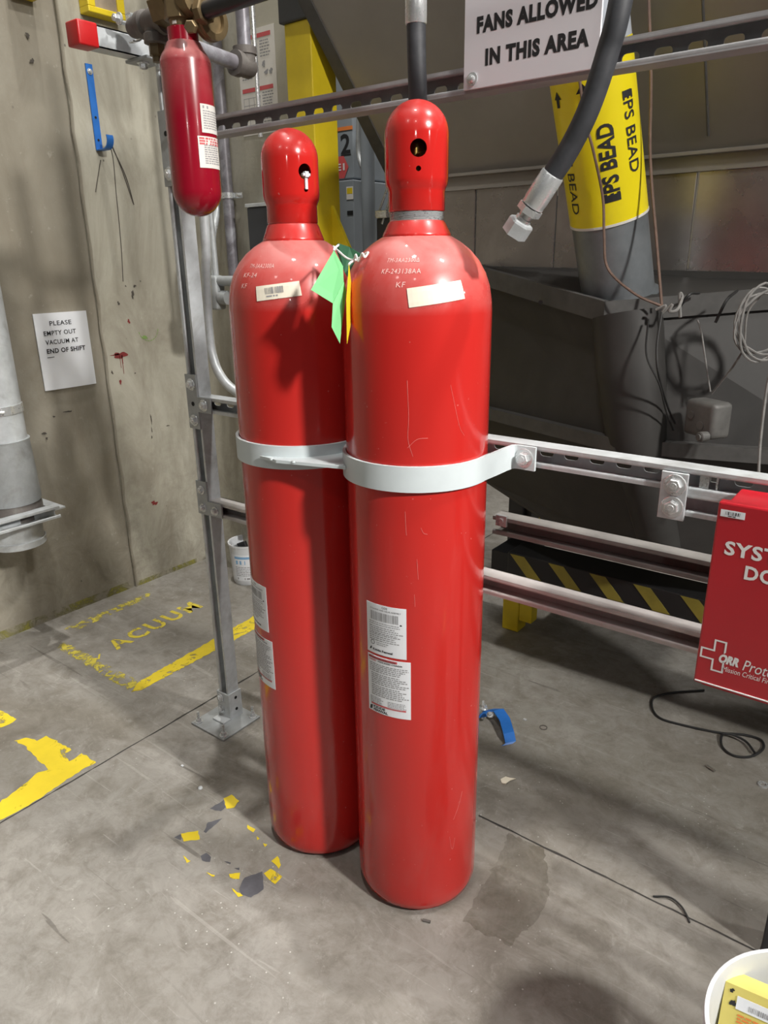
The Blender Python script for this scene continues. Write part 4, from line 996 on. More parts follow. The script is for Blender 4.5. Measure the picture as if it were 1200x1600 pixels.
A1, B1, C1 = P(735, 414, 1, 2.12), P(952, 474, 1, 1.85), P(1330, 443, 1, 2.15)
A2, B2, C2 = P(742, 632, 1, 2.08), P(968, 686, 1, 1.82), P(1330, 712, 1, 2.05)
A3, D3, B3, C3 = P(750, 748, 1, 2.08), P(905, 850, 1, 1.95), P(1010, 862, 1, 1.90), P(1330, 935, 1, 2.1)
def wallpoly(bm, pts, th=(0, 0.012, 0)): prism(bm, pts, th)
bm = BM()
wallpoly(bm, [A1, B1, B2, A2]); wallpoly(bm, [B1, C1, C2, B2])
wallpoly(bm, [A2, B2, B3, D3, A3]); wallpoly(bm, [B2, C2, C3, B3])
wallpoly(bm, [A1, A2, A2 + V((0, 0.9, 0)), A1 + V((0, 0.9, 0))], (0.01, 0, 0)); wallpoly(bm, [A2, A3, A3 + V((0, 0.8, 0)), A2 + V((0, 0.9, 0))], (0.01, 0, 0))
wallpoly(bm, [C1, C2, C2 + V((0.05, 0.9, 0)), C1 + V((0.05, 0.9, 0))], (-0.01, 0, 0)); wallpoly(bm, [C2, C3, C3 + V((0.0, 0.6, 0)), C2 + V((0.05, 0.9, 0))], (-0.01, 0, 0))
wallpoly(bm, [A3, D3, D3 + V((0, 0.7, 0)), A3 + V((0, 0.8, 0))], (0, 0, 0.01)); wallpoly(bm, [D3, B3, B3 + V((0, 0.6, 0)), D3 + V((0, 0.7, 0))], (0, 0, 0.01)); wallpoly(bm, [B3, C3, C3 + V((0, 0.6, 0)), B3 + V((0, 0.6, 0))], (0, 0, 0.01))
wallpoly(bm, [A1 + V((0, 0.03, 0)), B1 + V((0, 0.03, 0)), C1 + V((0, 0.03, 0)), V((0.7, YS + 0.02, C1.z)), V((A1.x, YS + 0.02, A1.z))], (0, 0, -0.004))
obj('lower_hopper', bm, 'dark_steel', t)
def angle_bar(a, b, drop, name='stiffener'):
    a, b = V(a), V(b); bm = BM(); o = V((0, -0.030, 0))
    prism(bm, [a, b, b + o, a + o], (0, 0, 0.006)); prism(bm, [a + o, b + o, b + o + V((0, 0, -drop)), a + o + V((0, 0, -drop))], (0, 0.006, 0)); obj(name, bm, 'dark_lip' if drop < 0.05 else 'dark_steel', t)
for a, b in ((A1, B1), (B1, C1)): angle_bar(a, b, 0.045, 'flange_angle')
for a, b in ((A2, B2), (B2, C2)): angle_bar(a, b, 0.03, 'stiffener')
bm = BM(); rr = [B1.lerp(B2, s) for s in (0.08, 0.5, 1.0)] + [B2.lerp(B3, s) for s in (0.3, 0.98)]
tube(bm, [p + V((0.03, 0.035, 0)) for p in rr], [0.085, 0.085, 0.075, 0.065, 0.055], 24); obj('corner_rib', bm, 'dark_steel', t, smooth=True)
for px, py in ((848, 472), (900, 482)):
    p = P(px, py, 1, 1.90); bm = BM(); lathe(bm, [(0.006, 0), (0.006, 0.0015)], p + V((0, -0.012, 0)), (0, -1, 0), 14); obj('rivet', bm, 'black', t)
# machine legs and base
lg = P(797, 984, 2, 0)
for dx, dy in ((0, 0), (1.5, 0)):
    bm = BM(); rbox(bm, lg.x - 0.03 + dx, lg.x + 0.03 + dx, lg.y, lg.y + 0.06, 0.01, 0.96, 0.004); L = obj('leg', bm, 'dark_grey', t)
    bm = BM(); rbox(bm, lg.x - 0.034 + dx, lg.x + 0.034 + dx, lg.y - 0.004, lg.y + 0.064, 0.0, 0.18, 0.004); rbox(bm, lg.x + 0.034 + dx, lg.x + 0.085 + dx, lg.y + 0.0, lg.y + 0.05, 0.05, 0.12, 0.003); obj('foot', bm, 'yellow', L, 'yellow painted foot')
    bm = BM(); rbox(bm, lg.x + 0.03 + dx, lg.x + 0.052 + dx, lg.y + 0.02, lg.y + 0.09, 0.30, 0.92, 0.003); obj('side_plate', bm, 'black', L)
# hazard striped beam
y0 = 2.0; ha = P(838, 873, 1, y0); hc = P(800, 903, 1, y0); x0, x1 = hc.x - 0.02, 0.4; z0, z1 = 0.345, 0.44
t = thing('hazard_beam', 'black beam with yellow diagonal stripes under the hopper', 'beam', ((x0 + x1) / 2, y0, z0 - 0.1))
bm = BM(); rbox(bm, x0, x1, y0, y0 + 0.12, z0 - 0.05, z1, 0.004); obj('beam', bm, 'black', t)
box(bm := BM(), x0 - 0.075, x0 + 0.01, y0 + 0.03, 2.26, z0 - 0.03, z1 - 0.02); obj('end_bracket', bm, 'black', t)
for x in (x1 - 0.12,):
    bm = BM(); rbox(bm, x, x + 0.05, y0 + 0.06, y0 + 0.11, 0.0, z0 - 0.045, 0.003); obj('stand', bm, 'black', t)
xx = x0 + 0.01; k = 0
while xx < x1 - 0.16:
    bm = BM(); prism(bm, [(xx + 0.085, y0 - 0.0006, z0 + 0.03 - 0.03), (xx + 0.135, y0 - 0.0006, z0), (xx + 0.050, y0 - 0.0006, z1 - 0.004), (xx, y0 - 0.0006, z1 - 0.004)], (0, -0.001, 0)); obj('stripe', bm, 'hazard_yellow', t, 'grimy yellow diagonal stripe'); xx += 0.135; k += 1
# second yellow guard far behind
g0 = P(826, 890, 2, 0)
t = thing('yellow_guard_post', 'yellow angle post on the floor behind the dark machine leg', 'post', (g0.x, g0.y, 0))
bm = BM(); rbox(bm, g0.x - 0.035, g0.x - 0.005, g0.y, g0.y + 0.006, 0, 0.62, 0.002); rbox(bm, g0.x - 0.035, g0.x - 0.03, g0.y, g0.y + 0.06, 0, 0.62, 0.002); box(bm, g0.x - 0.006, g0.x + 0.045, g0.y + 0.0, g0.y + 0.006, 0, 0.62); obj('angle', bm, 'yellow', t)
bm = BM(); rbox(bm, g0.x - 0.06, g0.x + 0.06, g0.y - 0.02, g0.y + 0.09, 0, 0.008, 0.002); obj('base_plate', bm, 'yellow', t)

# ---------------------------------------------------------------- duct with yellow sleeve
db = P(964, 445, 1, 1.98); dtp = P(896, -120, 1, 1.72)
ax = (dtp - db).normalized(); DL = (dtp - db).length; rd = 0.0925
nv = (V((0, 0, CAM_H)) - db); nv = (nv - ax * nv.dot(ax)).normalized(); sv = ax.cross(nv) * -1
if sv.dot(right) < 0: sv = -sv
def duct_map(lift):
    def f(u, v, off=0.0):
        a = u / rd; return db + ax * v + (nv * math.cos(a) + sv * math.sin(a)) * (rd + lift + off)
    return f
t = thing('exhaust_duct', 'slanted round duct with a yellow lettered sleeve rising from the hopper', 'duct', db)
bm = BM(); lathe(bm, [(rd - 0.004, -0.035), (rd + 0.012, -0.035), (rd + 0.012, -0.030), (rd, -0.028), (rd, DL)], db, ax, 56); obj('duct_pipe', bm, 'duct', t, smooth=True)
def vd(py, px=940):                                            # height along the duct of a picture row
    lo, hi = -0.1, DL
    for _ in range(40):
        m_ = (lo + hi) / 2; p = db + ax * m_ + nv * rd; d = p - V((0, 0, CAM_H))
        y = 800 + F_PX * d.dot(downv) / d.dot(fwd)
        if y > py: lo = m_
        else: hi = m_
    return lo
v0, v1 = vd(352), vd(78)
bm = BM(); lathe(bm, [(rd, v0 - 0.001), (rd + 0.0025, v0), (rd + 0.0025, v1), (rd, v1 + 0.001)], db, ax, 56, cap=False); sl = obj('yellow_sleeve', bm, 'yellow_sleeve', t, 'yellow vinyl sleeve', smooth=True)
bm = BM(); lathe(bm, [(rd + 0.002, v0 - 0.005), (rd + 0.0035, v0 - 0.005), (rd + 0.0035, v0 + 0.001), (rd + 0.002, v0 + 0.001)], db, ax, 56, cap=False); obj('sleeve_edge', bm, 'paper_warm', sl)
bm = BM(); lathe(bm, [(rd, v1 + 0.0005), (rd + 0.0015, v1 + 0.001), (rd + 0.0015, DL), (rd, DL)], db, ax, 56, cap=False); obj('pale_coating', bm, 'duct_pale', t, 'pale grey upper coating', smooth=True)
dm = duct_map(0.0038); bm = BM()
Lt = vd(205) - vd(322)
put_text(bm, dm, 'EPS BEAD', -D(58) * rd, vd(212), Lt, 0.024, 0.0, turn=-90, sub=0.012); obj('lettering', bm, 'ink', sl); bm = BM()
put_text(bm, dm, 'EPS BEAD', D(20) * rd, vd(316), vd(196) - vd(316), 0.038, 0.03, turn=90, sub=0.012); obj('lettering', bm, 'ink', sl, 'heavier black lettering reading upwards'); bm = BM()
put_text(bm, dm, 'EPS BEAD', D(38) * rd, vd(158), vd(158) - vd(284), 0.030, 0.01, turn=-90, sub=0.012); obj('lettering', bm, 'ink', sl); bm = BM()
put_rect(bm, dm, D(-5) * rd, D(20) * rd, vd(317), vd(306), 0, 0, 4); put_rect(bm, dm, D(38) * rd, D(54) * rd, vd(168), vd(157), 0, 0, 4); obj('ink_block', bm, 'ink', sl)
for uc, vt, s in ((-D(56) * rd, vd(136), 0.026), (-D(14) * rd, vd(132), 0.030), (D(25) * rd, vd(96), 0.030)):
    bm = BM()
    for pts in ([(-0.5, -0.35), (0.5, -0.35), (0, 0.3)], [(-0.2, -1), (0.2, -1), (0.2, -0.34), (-0.2, -0.34)]): bm.faces.new([bm.verts.new(dm(uc + p[0] * s, vt + p[1] * s)) for p in pts])
    obj('arrow_mark', bm, 'ink', sl)
# ---------------------------------------------------------------- wires around the duct
def wire(label, pix, r, mat, cat='cable', nm='cable', n=8, extra=None):
    pts = [P(*p) for p in pix]; bm = BM(); tube(bm, spline(pts, n), r, 7); return tag(obj(nm, bm, mat, None, loc=pts[0], smooth=True), label, cat)
wire('brown cable running straight down just right of the duct', [(1013, -20, 1, 1.86), (1017, 120, 1, 1.86), (1016, 250, 1, 1.87), (1026, 380, 1, 1.86), (1034, 478, 1, 1.83)], 0.0035, 'wire_brown')
wire('dark cable running down the front of the yellow sleeve', [(903, 100, 1, 1.72), (913, 180, 1, 1.735), (928, 240, 1, 1.76), (942, 310, 1, 1.80), (944, 370, 1, 1.80), (950, 420, 1, 1.80), (990, 458, 1, 1.80), (1032, 478, 1, 1.82)], 0.0032, 'wire_brown')
wire('pale cable knot tied over the flange angle below the duct', [(1025, 484, 1, 1.81), (1040, 478, 1, 1.81), (1034, 490, 1, 1.81), (1050, 476, 1, 1.81), (1046, 486, 1, 1.81), (1058, 484, 1, 1.82), (1066, 465, 1, 1.84), (1062, 460, 1, 1.84), (1063, 496, 1, 1.84)], 0.0036, 'wire_pale', 'cable', 'cable_knot')
wire('thin dark cable dropping from the knot to the junction box', [(1034, 488, 1, 1.80), (1026, 545, 1, 1.76), (1030, 590, 1, 1.76), (1045, 640, 1, 1.84), (1055, 662, 1, 1.86)], 0.0026, 'wire_black')
wire('second thin dark cable curving down left of the knot cable', [(1013, 500, 1, 1.74), (1010, 555, 1, 1.74), (1030, 600, 1, 1.75), (1040, 640, 1, 1.8), (1052, 672, 1, 1.86)], 0.0022, 'wire_black')
wire('grey cable rising from the junction box to the flange', [(1110, 612, 1, 1.87), (1102, 560, 1, 1.88), (1096, 520, 1, 1.88), (1090, 500, 1, 1.88)], 0.0020, 'wire_pale')
wire('grey cable slanting from the junction box up to the coil', [(1112, 615, 1, 1.88), (1140, 580, 1, 1.86), (1156, 556, 1, 1.85), (1163, 540, 1, 1.85), (1168, 490, 1, 1.86), (1190, 460, 1, 1.87)], 0.0024, 'wire')
pts = []
for k in range(46):
    a = k / 46 * 2 * PI * 4.3; rr = 0.075 + 0.012 * math.sin(k * 1.3)
    c = P(1192, 505, 1, 1.86); pts.append(c + right * (rr * 0.75 * math.cos(a)) + V((0, -0.004 * math.sin(k * 0.7), rr * math.sin(a))))
bm = BM(); tube(bm, spline(pts, 3), 0.0028, 6); tag(obj('cable_coil', bm, 'wire_pale', None, loc=pts[0]), 'coil of pale cable hung on the hopper at the right edge', 'cable')
wire('pale cable hanging down the right edge below the coil', [(1204, 575, 1, 1.83), (1196, 620, 1, 1.82), (1188, 690, 1, 1.8), (1185, 745, 1, 1.78)], 0.0034, 'wire_pale')
for i, (x0_, y0_, x1_, y1_) in enumerate(((1062, 470, 1092, 458), (1118, 494, 1152, 454))):
    wire('black cable end looped over the flange angle, %s' % ('beside the knot' if i == 0 else 'halfway to the coil'), [(x0_, y0_ + 10, 1, 1.87), ((x0_ + x1_) / 2, (y0_ + y1_) / 2 - 4, 1, 1.87), (x1_, y1_, 1, 1.92)], 0.0035, 'wire_black')
# junction box
jc = P(1090, 655, 1, 1.80)
t = thing('junction_box', 'grey metal junction box with knockouts on the dark lower hopper', 'junction box', (jc.x, 1.86, jc.z - 0.05))
bm = BM(); rbox(bm, -0.047, 0.047, 0.0, 0.06, -0.043, 0.043, 0.012, 3); bmesh.ops.rotate(bm, verts=bm.verts[:], cent=(0, 0, 0), matrix=Matrix.Rotation(D(-32), 3, 'Z')); bmesh.ops.translate(bm, verts=bm.verts[:], vec=jc); obj('box_body', bm, 'jbox', t, smooth=True)
jr = Matrix.Rotation(D(-32), 3, 'Z')
bm = BM()
for x, z, r in ((-0.022, 0.006, 0.010), (0.010, -0.014, 0.011)): lathe(bm, [(r, 0), (r, 0.0015), (r * 0.85, 0.002)], jc + jr @ V((x, 0, z)), jr @ V((0, -1, 0)), 20)
obj('knockout', bm, 'jbox', t)
bm = BM(); lathe(bm, [(0.012, 0), (0.012, 0.02), (0.009, 0.022)], jc + jr @ V((0.034, 0.0, -0.034)), jr @ V((0, -1, 0)), 16); lathe(bm, [(0.007, 0.02), (0.007, 0.026)], jc + jr @ V((0.034, 0.0, -0.034)), jr @ V((0, -1, 0)), 10); obj('cable_gland', bm, 'jbox', t)

# ================================================================= YELLOW COLUMN, CABINETS
yc0, yc1 = 1.93, 2.045; xc0 = P(452, 200, 1, yc0).x; xc1 = P(491, 200, 1, yc0).x; print('column', xc0, xc1)
t = thing('yellow_column', 'yellow steel column at the end of the concrete wall', 'column', ((xc0 + xc1) / 2, (yc0 + yc1) / 2, 0))
ztp = P(460, 34, 1, yc0).z
bm = BM(); rbox(bm, xc0, xc1, yc0, yc1, 0, ztp, 0.003); obj('shaft', bm, 'yellow', t)
bm = BM(); a = P(530, 330, 1, 2.0).z; prism(bm, [(xc1, 2.0, 0.0), (xc1 + 0.10, 2.0, 0.0), (xc1 + 0.075, 2.0, a - 0.12), (xc1, 2.0, a + 0.02)], (0, 0.012, 0)); obj('gusset', bm, 'yellow', t)
bm = BM(); rbox(bm, xc0 - 0.012, xc1 + 0.02, yc0 - 0.012, yc1 + 0.01, ztp, 2.3, 0.004); obj('head_bracket', bm, 'dark_grey', t, 'dark grey steel head piece')
yk = 3.0
k0, k1 = P(520, 180, 1, yk), P(561, 385, 1, yk); zt = P(545, 150, 1, yk).z; zm = P(545, 283, 1, yk).z
t = thing('electrical_cabinet', 'grey electrical cabinet marked 2 beyond the yellow column', 'cabinet', ((k0.x + k1.x) / 2, yk + 0.15, 0))
bm = BM(); rbox(bm, k0.x - 0.35, k1.x - 0.02, yk, yk + 0.3, zm + 0.01, zt + 0.3, 0.006); up = obj('upper_case', bm, 'cabinet', t)
bm = BM(); rbox(bm, k0.x - 0.3, k1.x + 0.015, yk - 0.05, yk + 0.3, 0.9, zm, 0.006); lo = obj('lower_case', bm, 'cabinet', t)
bm = BM(); rbox(bm, k0.x - 0.3, k1.x + 0.0, yk, yk + 0.3, 0.0, 0.895, 0.006); obj('plinth', bm, 'dark_grey', t)
km = flat_map((0, yk, 0), (1, 0, 0), (0, 0, 1), 0.0015)
def kk(px, py): p = P(px, py, 1, yk); return p.x, p.z
bm = BM(); u0, v0 = kk(531, 205); u1, v1 = kk(551, 196); sheet(bm, km, u0 - 0.03, u1, v0, v1, 0.001); obj('orange_label', bm, 'orange', up, 'orange label strip')
bm = BM(); u0, v0 = kk(533, 241); u1, v1 = kk(547, 208); put_text(bm, km, '2', u0, v0, u1 - u0, v1 - v0, 0.02); put_rect(bm, km, u0, u1 + 0.003, v0 - 0.008, v0 - 0.003); obj('lettering', bm, 'ink', up, 'black figure 2')
bm = BM(); uc, vc = kk(531, 262); ru = kk(545, 262)[0] - uc; bm.faces.new([bm.verts.new(km(uc + ru * math.cos(D(60 * k)), vc + ru * 1.0 * math.sin(D(60 * k)), 0.001)) for k in range(6)]); hx = obj('hexagon_sticker', bm, 'hex_red', up, 'red hexagon sticker')
bm = BM(); km2 = flat_map((0, yk, 0), (1, 0, 0), (0, 0, 1), 0.004); put_text(bm, km2, 'E1', uc - ru * 0.35, vc - ru * 0.25, ru * 0.95, ru * 0.55, 0.03); obj('lettering', bm, 'ink_white', hx)
km3 = flat_map((0, yk - 0.05, 0), (1, 0, 0), (0, 0, 1), 0.0015)
def k3(px, py): p = P(px, py, 1, yk - 0.05); return p.x, p.z
bm = BM(); u0, v0 = k3(542, 312); u1, v1 = k3(552, 291); sheet(bm, km3, u0, u1, v0, v1, 0.001); s_ = obj('caution_label', bm, 'paper_warm', lo, 'small white and yellow label')
bm = BM(); km4 = flat_map((0, yk - 0.05, 0), (1, 0, 0), (0, 0, 1), 0.003); put_rect(bm, km4, u0 + 0.004, u1 - 0.004, v0 + 0.025, v1 - 0.006); obj('yellow_mark', bm, 'yellow', s_)
bm = BM(); u0, v0 = k3(543, 336); u1, v1 = k3(552, 329); sheet(bm, km3, u0, u1, v0, v1, 0.001); obj('name_plate', bm, 'black', lo)
bm = BM(); a = P(574, 235, 1, 2.75); b = P(566, 395, 1, 2.75); cyl(bm, (a.x, a.y, a.z + 0.25), (a.x, a.y, 0.0), 0.030, 20); tag(obj('grey_conduit', bm, 'cabinet', None, loc=(a.x, a.y, 0), smooth=True), 'grey plastic pipe standing between the cabinet and the hopper', 'pipe')
a = P(555, 215, 1, 2.9); bm = BM(); tube(bm, spline([P(561, 170, 1, 2.9), P(560, 235, 1, 2.9), P(566, 260, 1, 2.88), P(571, 275, 1, 2.88), P(571, 420, 1, 2.86), V((P(571, 420, 1, 2.86).x, 2.86, 0.0))], 6), 0.012, 10); tag(obj('flexible_conduit', bm, 'galv_dull', None, loc=a, smooth=True), 'curved grey flexible conduit beside the cabinet', 'conduit')
a = P(577, 300, 1, 3.3); bm = BM(); rbox(bm, a.x - 0.03, a.x + 0.03, 3.3, 3.36, 0, a.z, 0.003); tag(obj('yellow_bollard', bm, 'yellow', None, loc=(a.x, 3.3, 0)), 'narrow yellow post far behind the grey pipe', 'post')
# chrome latch rods left of the nearer cap
t = thing('toggle_clamp', 'chrome toggle clamp with twin rods on the hopper left of the nearer cap', 'clamp', P(598, 345, 1, 2.10))
bm = BM(); cyl(bm, P(606, 292, 1, 2.10), P(590, 338, 1, 2.10), 0.004, 10); obj('rod', bm, 'zinc', t)
bm = BM(); cyl(bm, P(611, 305, 1, 2.10), P(597, 350, 1, 2.10), 0.004, 10); obj('rod', bm, 'zinc', t)
bm = BM(); a = P(599, 335, 1, 2.10); rbox(bm, a.x - 0.025, a.x + 0.025, 2.085, 2.115, a.z - 0.012, a.z + 0.012, 0.003); obj('clamp_block', bm, 'zinc', t)
bm = BM(); rbox(bm, a.x - 0.03, a.x + 0.05, 2.10, 2.165, a.z - 0.10, a.z - 0.012, 0.003); obj('clamp_base', bm, 'dark_grey', t)

# ================================================================= ON THE BACK WALL
yw = YB - 0.0002
p0, p1 = P(370, 52, 1, YB), P(432, 212, 1, YB)
t = thing('notice_sheet', 'white instruction sheet with red headings on the back wall', 'notice', ((p0.x + p1.x) / 2, YB, p1.z))
u0, u1, z0, z1 = p0.x, p1.x + 0.018, P(380, 214, 1, YB).z, P(372, 52, 1, YB).z
wm = flat_map((0, YB, 0), (1, 0, 0), (0, 0, 1), 0.0002); wm2 = flat_map((0, YB, 0), (1, 0, 0), (0, 0, 1), 0.0022)
bm = BM(); sheet(bm, wm, u0, u1, z0, z1, 0.0012); sh = obj('paper_sheet', bm, 'paper_warm', t)
bm = BM(); H_ = z1 - z0; W_ = u1 - u0
for f0 in (0.93, 0.44):
    bm = BM(); put_rect(bm, wm2, u0 + W_ * 0.06, u1 - W_ * 0.1, z0 + H_ * f0 - 0.007, z0 + H_ * f0 + 0.006); obj('red_heading', bm, 'ink_red', sh)
bm = BM(); lines_of_words(bm, wm2, u0 + W_ * 0.08, u0 + W_ * 0.42, z0 + H_ * 0.86, 12, 0.009, 0.004, 0, 1); lines_of_words(bm, wm2, u0 + W_ * 0.6, u0 + W_ * 0.9, z0 + H_ * 0.88, 6, 0.009, 0.004, 0, 2); lines_of_words(bm, wm2, u0 + W_ * 0.6, u0 + W_ * 0.9, z0 + H_ * 0.40, 12, 0.009, 0.004, 0, 3)
for k in range(5):
    put_rect(bm, wm2, u0 + W_ * 0.08, u0 + W_ * 0.5, z0 + H_ * (0.36 - k * 0.07), z0 + H_ * (0.36 - k * 0.07) + 0.0016)
for k in range(4): put_rect(bm, wm2, u0 + W_ * (0.08 + k * 0.14), u0 + W_ * (0.08 + k * 0.14) + 0.0016, z0 + H_ * 0.08, z0 + H_ * 0.36)
for k, (a, b) in enumerate(((0.68, 0.66), (0.74, 0.58), (0.86, 0.58), (0.22, 0.80), (0.3, 0.25), (0.3, 0.18))): blob(bm, wm2, u0 + W_ * a, z0 + H_ * b, 0.008, 0.008, k)
obj('small_print', bm, 'ink_grey', sh)
# conduits on the back wall
def conduit(label, pix, r, mat, y, clamps=(), nm='conduit'):
    pts = [P(*p, 1, yy) for p, yy in pix]; t = thing(nm, label, 'conduit', pts[-1])
    bm = BM(); tube(bm, spline(pts, 6), r, 14); obj('tube', bm, mat, t, smooth=True)
    for px, py in clamps:
        c = P(px, py, 1, y); bm = BM(); lathe(bm, [(r + 0.004, -0.008), (r + 0.004, 0.008)], c, (0, 0, 1), 16); box(bm, c.x - r - 0.018, c.x + r + 0.018, y + r * 0.4, y + r * 0.4 + 0.004, c.z - 0.008, c.z + 0.008)
        lathe(bm, [(0.005, 0), (0.005, 0.006)], (c.x + r + 0.012, y + r * 0.4, c.z), (0, -1, 0), 8); obj('clamp', bm, 'zinc', t)
xa = P(356, 306, 1, 2.015).x
t = thing('conduit', 'thick grey conduit standing on the back wall left of the notice sheet', 'conduit', (xa, 2.015, 0.25))
bm = BM(); cyl(bm, (xa, 2.015, 0.25), (xa, 2.015, 2.6), 0.021, 16); obj('tube', bm, 'pipe_grey', t, smooth=True)
bm = BM(); zc_ = P(356, 306, 1, 2.015).z; lathe(bm, [(0.025, -0.01), (0.025, 0.01)], (xa, 2.015, zc_), (0, 0, 1), 16); box(bm, xa - 0.05, xa + 0.06, 2.03, 2.034, zc_ - 0.01, zc_ + 0.01); lathe(bm, [(0.006, 0), (0.006, 0.02)], (xa + 0.052, 2.03, zc_), (0, -1, 0), 8); obj('clamp', bm, 'zinc', t)
xa2 = P(341, 306, 1, 2.02).x
bm = BM(); cyl(bm, (xa2, 2.02, 1.62), (xa2, 2.02, 2.6), 0.013, 14); tube(bm, spline([(xa2, 2.02, 1.62), (xa2 + 0.003, 2.0, 1.52), (xa2 + 0.02, 1.955, 1.42), (xa2 + 0.02, 1.95, 1.25)], 6), 0.013, 14); tag(obj('thin_conduit', bm, 'galv', None, loc=(xa2, 2.02, 1.25), smooth=True), 'thin galvanised conduit between the hanging cylinder and the thick conduit', 'conduit')
# conduit bending in behind the left cylinder
pts = [P(318, 330, 1, 1.42), P(322, 430, 1, 1.42), P(327, 520, 1, 1.42), P(334, 562, 1, 1.42), P(348, 592, 1, 1.42), P(372, 614, 1, 1.42), P(420, 640, 1, 1.42)]
bm = BM(); tube(bm, spline([V((pts[0].x, 1.42, 2.3))] + pts, 8), 0.0135, 14); tag(obj('bent_conduit', bm, 'galv', None, loc=pts[0], smooth=True), 'galvanised conduit sweeping in behind the left cylinder next to the post', 'conduit')
cb = P(338, 452, 1, 1.9)
t = thing('conduit_fitting', 'grey conduit outlet fitting half hidden by the left cylinder shoulder', 'conduit', (cb.x, 1.9, cb.z))
bm = BM(); rbox(bm, cb.x - 0.025, cb.x + 0.02, 1.88, 1.93, cb.z - 0.075, cb.z + 0.05, 0.012, 3); obj('outlet_body', bm, 'galv_dull', t, smooth=True)
bm = BM(); cyl(bm, (cb.x, 1.905, cb.z + 0.05), (cb.x - 0.01, 1.905, cb.z + 0.9), 0.011, 12); obj('riser', bm, 'galv', t, smooth=True)
bm = BM(); cyl(bm, (cb.x, 1.905, cb.z + 0.03), (cb.x + 0.25, 1.905, cb.z + 0.03), 0.018, 12); lathe(bm, [(0.026, 0), (0.026, 0.04)], (cb.x + 0.02, 1.905, cb.z - 0.03), (1, 0, 0), 12); obj('branch', bm, 'galv_dull', t, smooth=True)
q0, q1 = P(388, 318, 1, 2.0), P(430, 420, 1, 2.0)
t = thing('dark_wall_box', 'dark grey box on the back wall behind the left cylinder', 'box', ((q0.x + q1.x) / 2, 2.0, q1.z))
bm = BM(); rbox(bm, q0.x, q1.x + 0.06, 1.99, YB - 0.001, q1.z - 0.1, q0.z - 0.015, 0.004); obj('case', bm, 'dark_grey', t)
bm = BM(); rbox(bm, q0.x - 0.004, q1.x + 0.06, 1.985, YB - 0.001, q0.z - 0.0145, q0.z - 0.002, 0.002); obj('top_rail', bm, 'galv', t)

# ================================================================= ON THE LEFT WALL
p = [P(52, 491, 0, XW), P(136, 485, 0, XW), P(150, 600, 0, XW), P(70, 610, 0, XW)]
XL = XW
y0, y1, z0, z1 = 1.402, 1.614, 0.903, 1.182
t = thing('paper_notice', 'white paper notice about emptying the vacuum, taped to the concrete wall', 'notice', (XL, (y0 + y1) / 2, z0))
wm = flat_map((XL - 0.004, 0, 0), (0, 1, 0), (0, 0, 1), 0.0); bm = BM(); sheet(bm, wm, y0, y1, z0, z1, 0.0045, 0, 6, 6)
for v in bm.verts: v.co.x += 0.003 * math.sin((v.co.y - y0) / 0.212 * PI) * (1 if v.co.x > XL - 0.002 else 0)
sh = obj('paper_sheet', bm, 'paper', t)
wm2 = flat_map((XL + 0.0045, 0, 0), (0, 1, 0), (0, 0, 1), 0.0); bm = BM()
for s, (px, py), w, h in (('PLEASE', (77, 509), 0.086, 0.0165), ('EMPTY OUT', (68, 525), 0.128, 0.0165), ('VACUUM AT', (71, 539), 0.131, 0.0165), ('END OF SHIFT', (73, 553), 0.156, 0.0175)):
    a = P(px, py, 0, XL); bm = BM(); put_text(bm, wm2, s, a.y, a.z, w, h, 0.012 if 'SHIFT' not in s else 0.03, spacing=1.08); obj('lettering', bm, 'ink', sh)
a = P(73, 559, 0, XL); bm = BM(); put_rect(bm, wm2, a.y, a.y + 0.028, a.z - 0.001, a.z + 0.0012); obj('underline', bm, 'ink', sh)
# blue hook
a, b = P(137, 100, 0, XW), P(155, 238, 0, XW)
t = thing('wall_hook', 'blue steel hook strap screwed to the concrete wall', 'hook', (XW, (a.y + b.y) / 2, b.z))
w = 0.0135; yc = (a.y + b.y) / 2
bm = BM(); zz = b.z + 0.004
path = [(XW + 0.002, yc, a.z), (XW + 0.002, yc, zz + 0.006), (XW + 0.006, yc, zz)] + [(XW + 0.048 - 0.0 + 0.034 * math.sin(k), yc, zz + 0.034 - 0.034 * math.cos(k)) for k in [D(8 * j) for j in range(0, 15)]]
ribbon(bm, [(x, y - w, z) for x, y, z in path], (0, 2 * w, 0), 0.004); obj('strap', bm, 'blue', t)
bm = BM(); hexbolt(bm, (XW + 0.006, yc, a.z - 0.025), (1, 0, 0), 0.007, 0.005); obj('screw', bm, 'zinc', t)
bm = BM()
for f0 in (0.6, 0.86): lathe(bm, [(0.0045, 0), (0.0045, 0.0008)], (XW + 0.0062, yc, a.z + (b.z - a.z) * f0), (1, 0, 0), 12)
obj('hole', bm, 'dark_in', t)
# yellow framed blocks at the top
for lab, y0, y1, z0 in (('yellow edged wooden block on the wall above the channel arm', 1.755, 1.905, 2.185), ('yellow edged block at the very top left of the wall', 1.50, 1.585, 2.185)):
    t = thing('wall_bumper', lab, 'bumper', (XW, (y0 + y1) / 2, z0), 'yellow edged blocks on the wall'); D_ = 0.055 if y0 > 1.6 else 0.05
    bm = BM()
    xo = XW + (0 if y0 > 1.66 else -0.006)
    rbox(bm, xo, XW + D_, y0, y1, z0, z0 + 0.02, 0.003); rbox(bm, xo, XW + D_, y0, y0 + 0.03, z0 + 0.019, z0 + 0.30, 0.003); rbox(bm, xo, XW + D_, y1 - 0.03, y1, z0 + 0.019, z0 + 0.30, 0.003); obj('frame', bm, 'yellow', t)
    bm = BM(); box(bm, xo, XW + D_ - 0.006, y0 + 0.029, y1 - 0.029, z0 + 0.019, z0 + 0.30); obj('core', bm, 'wood', t)
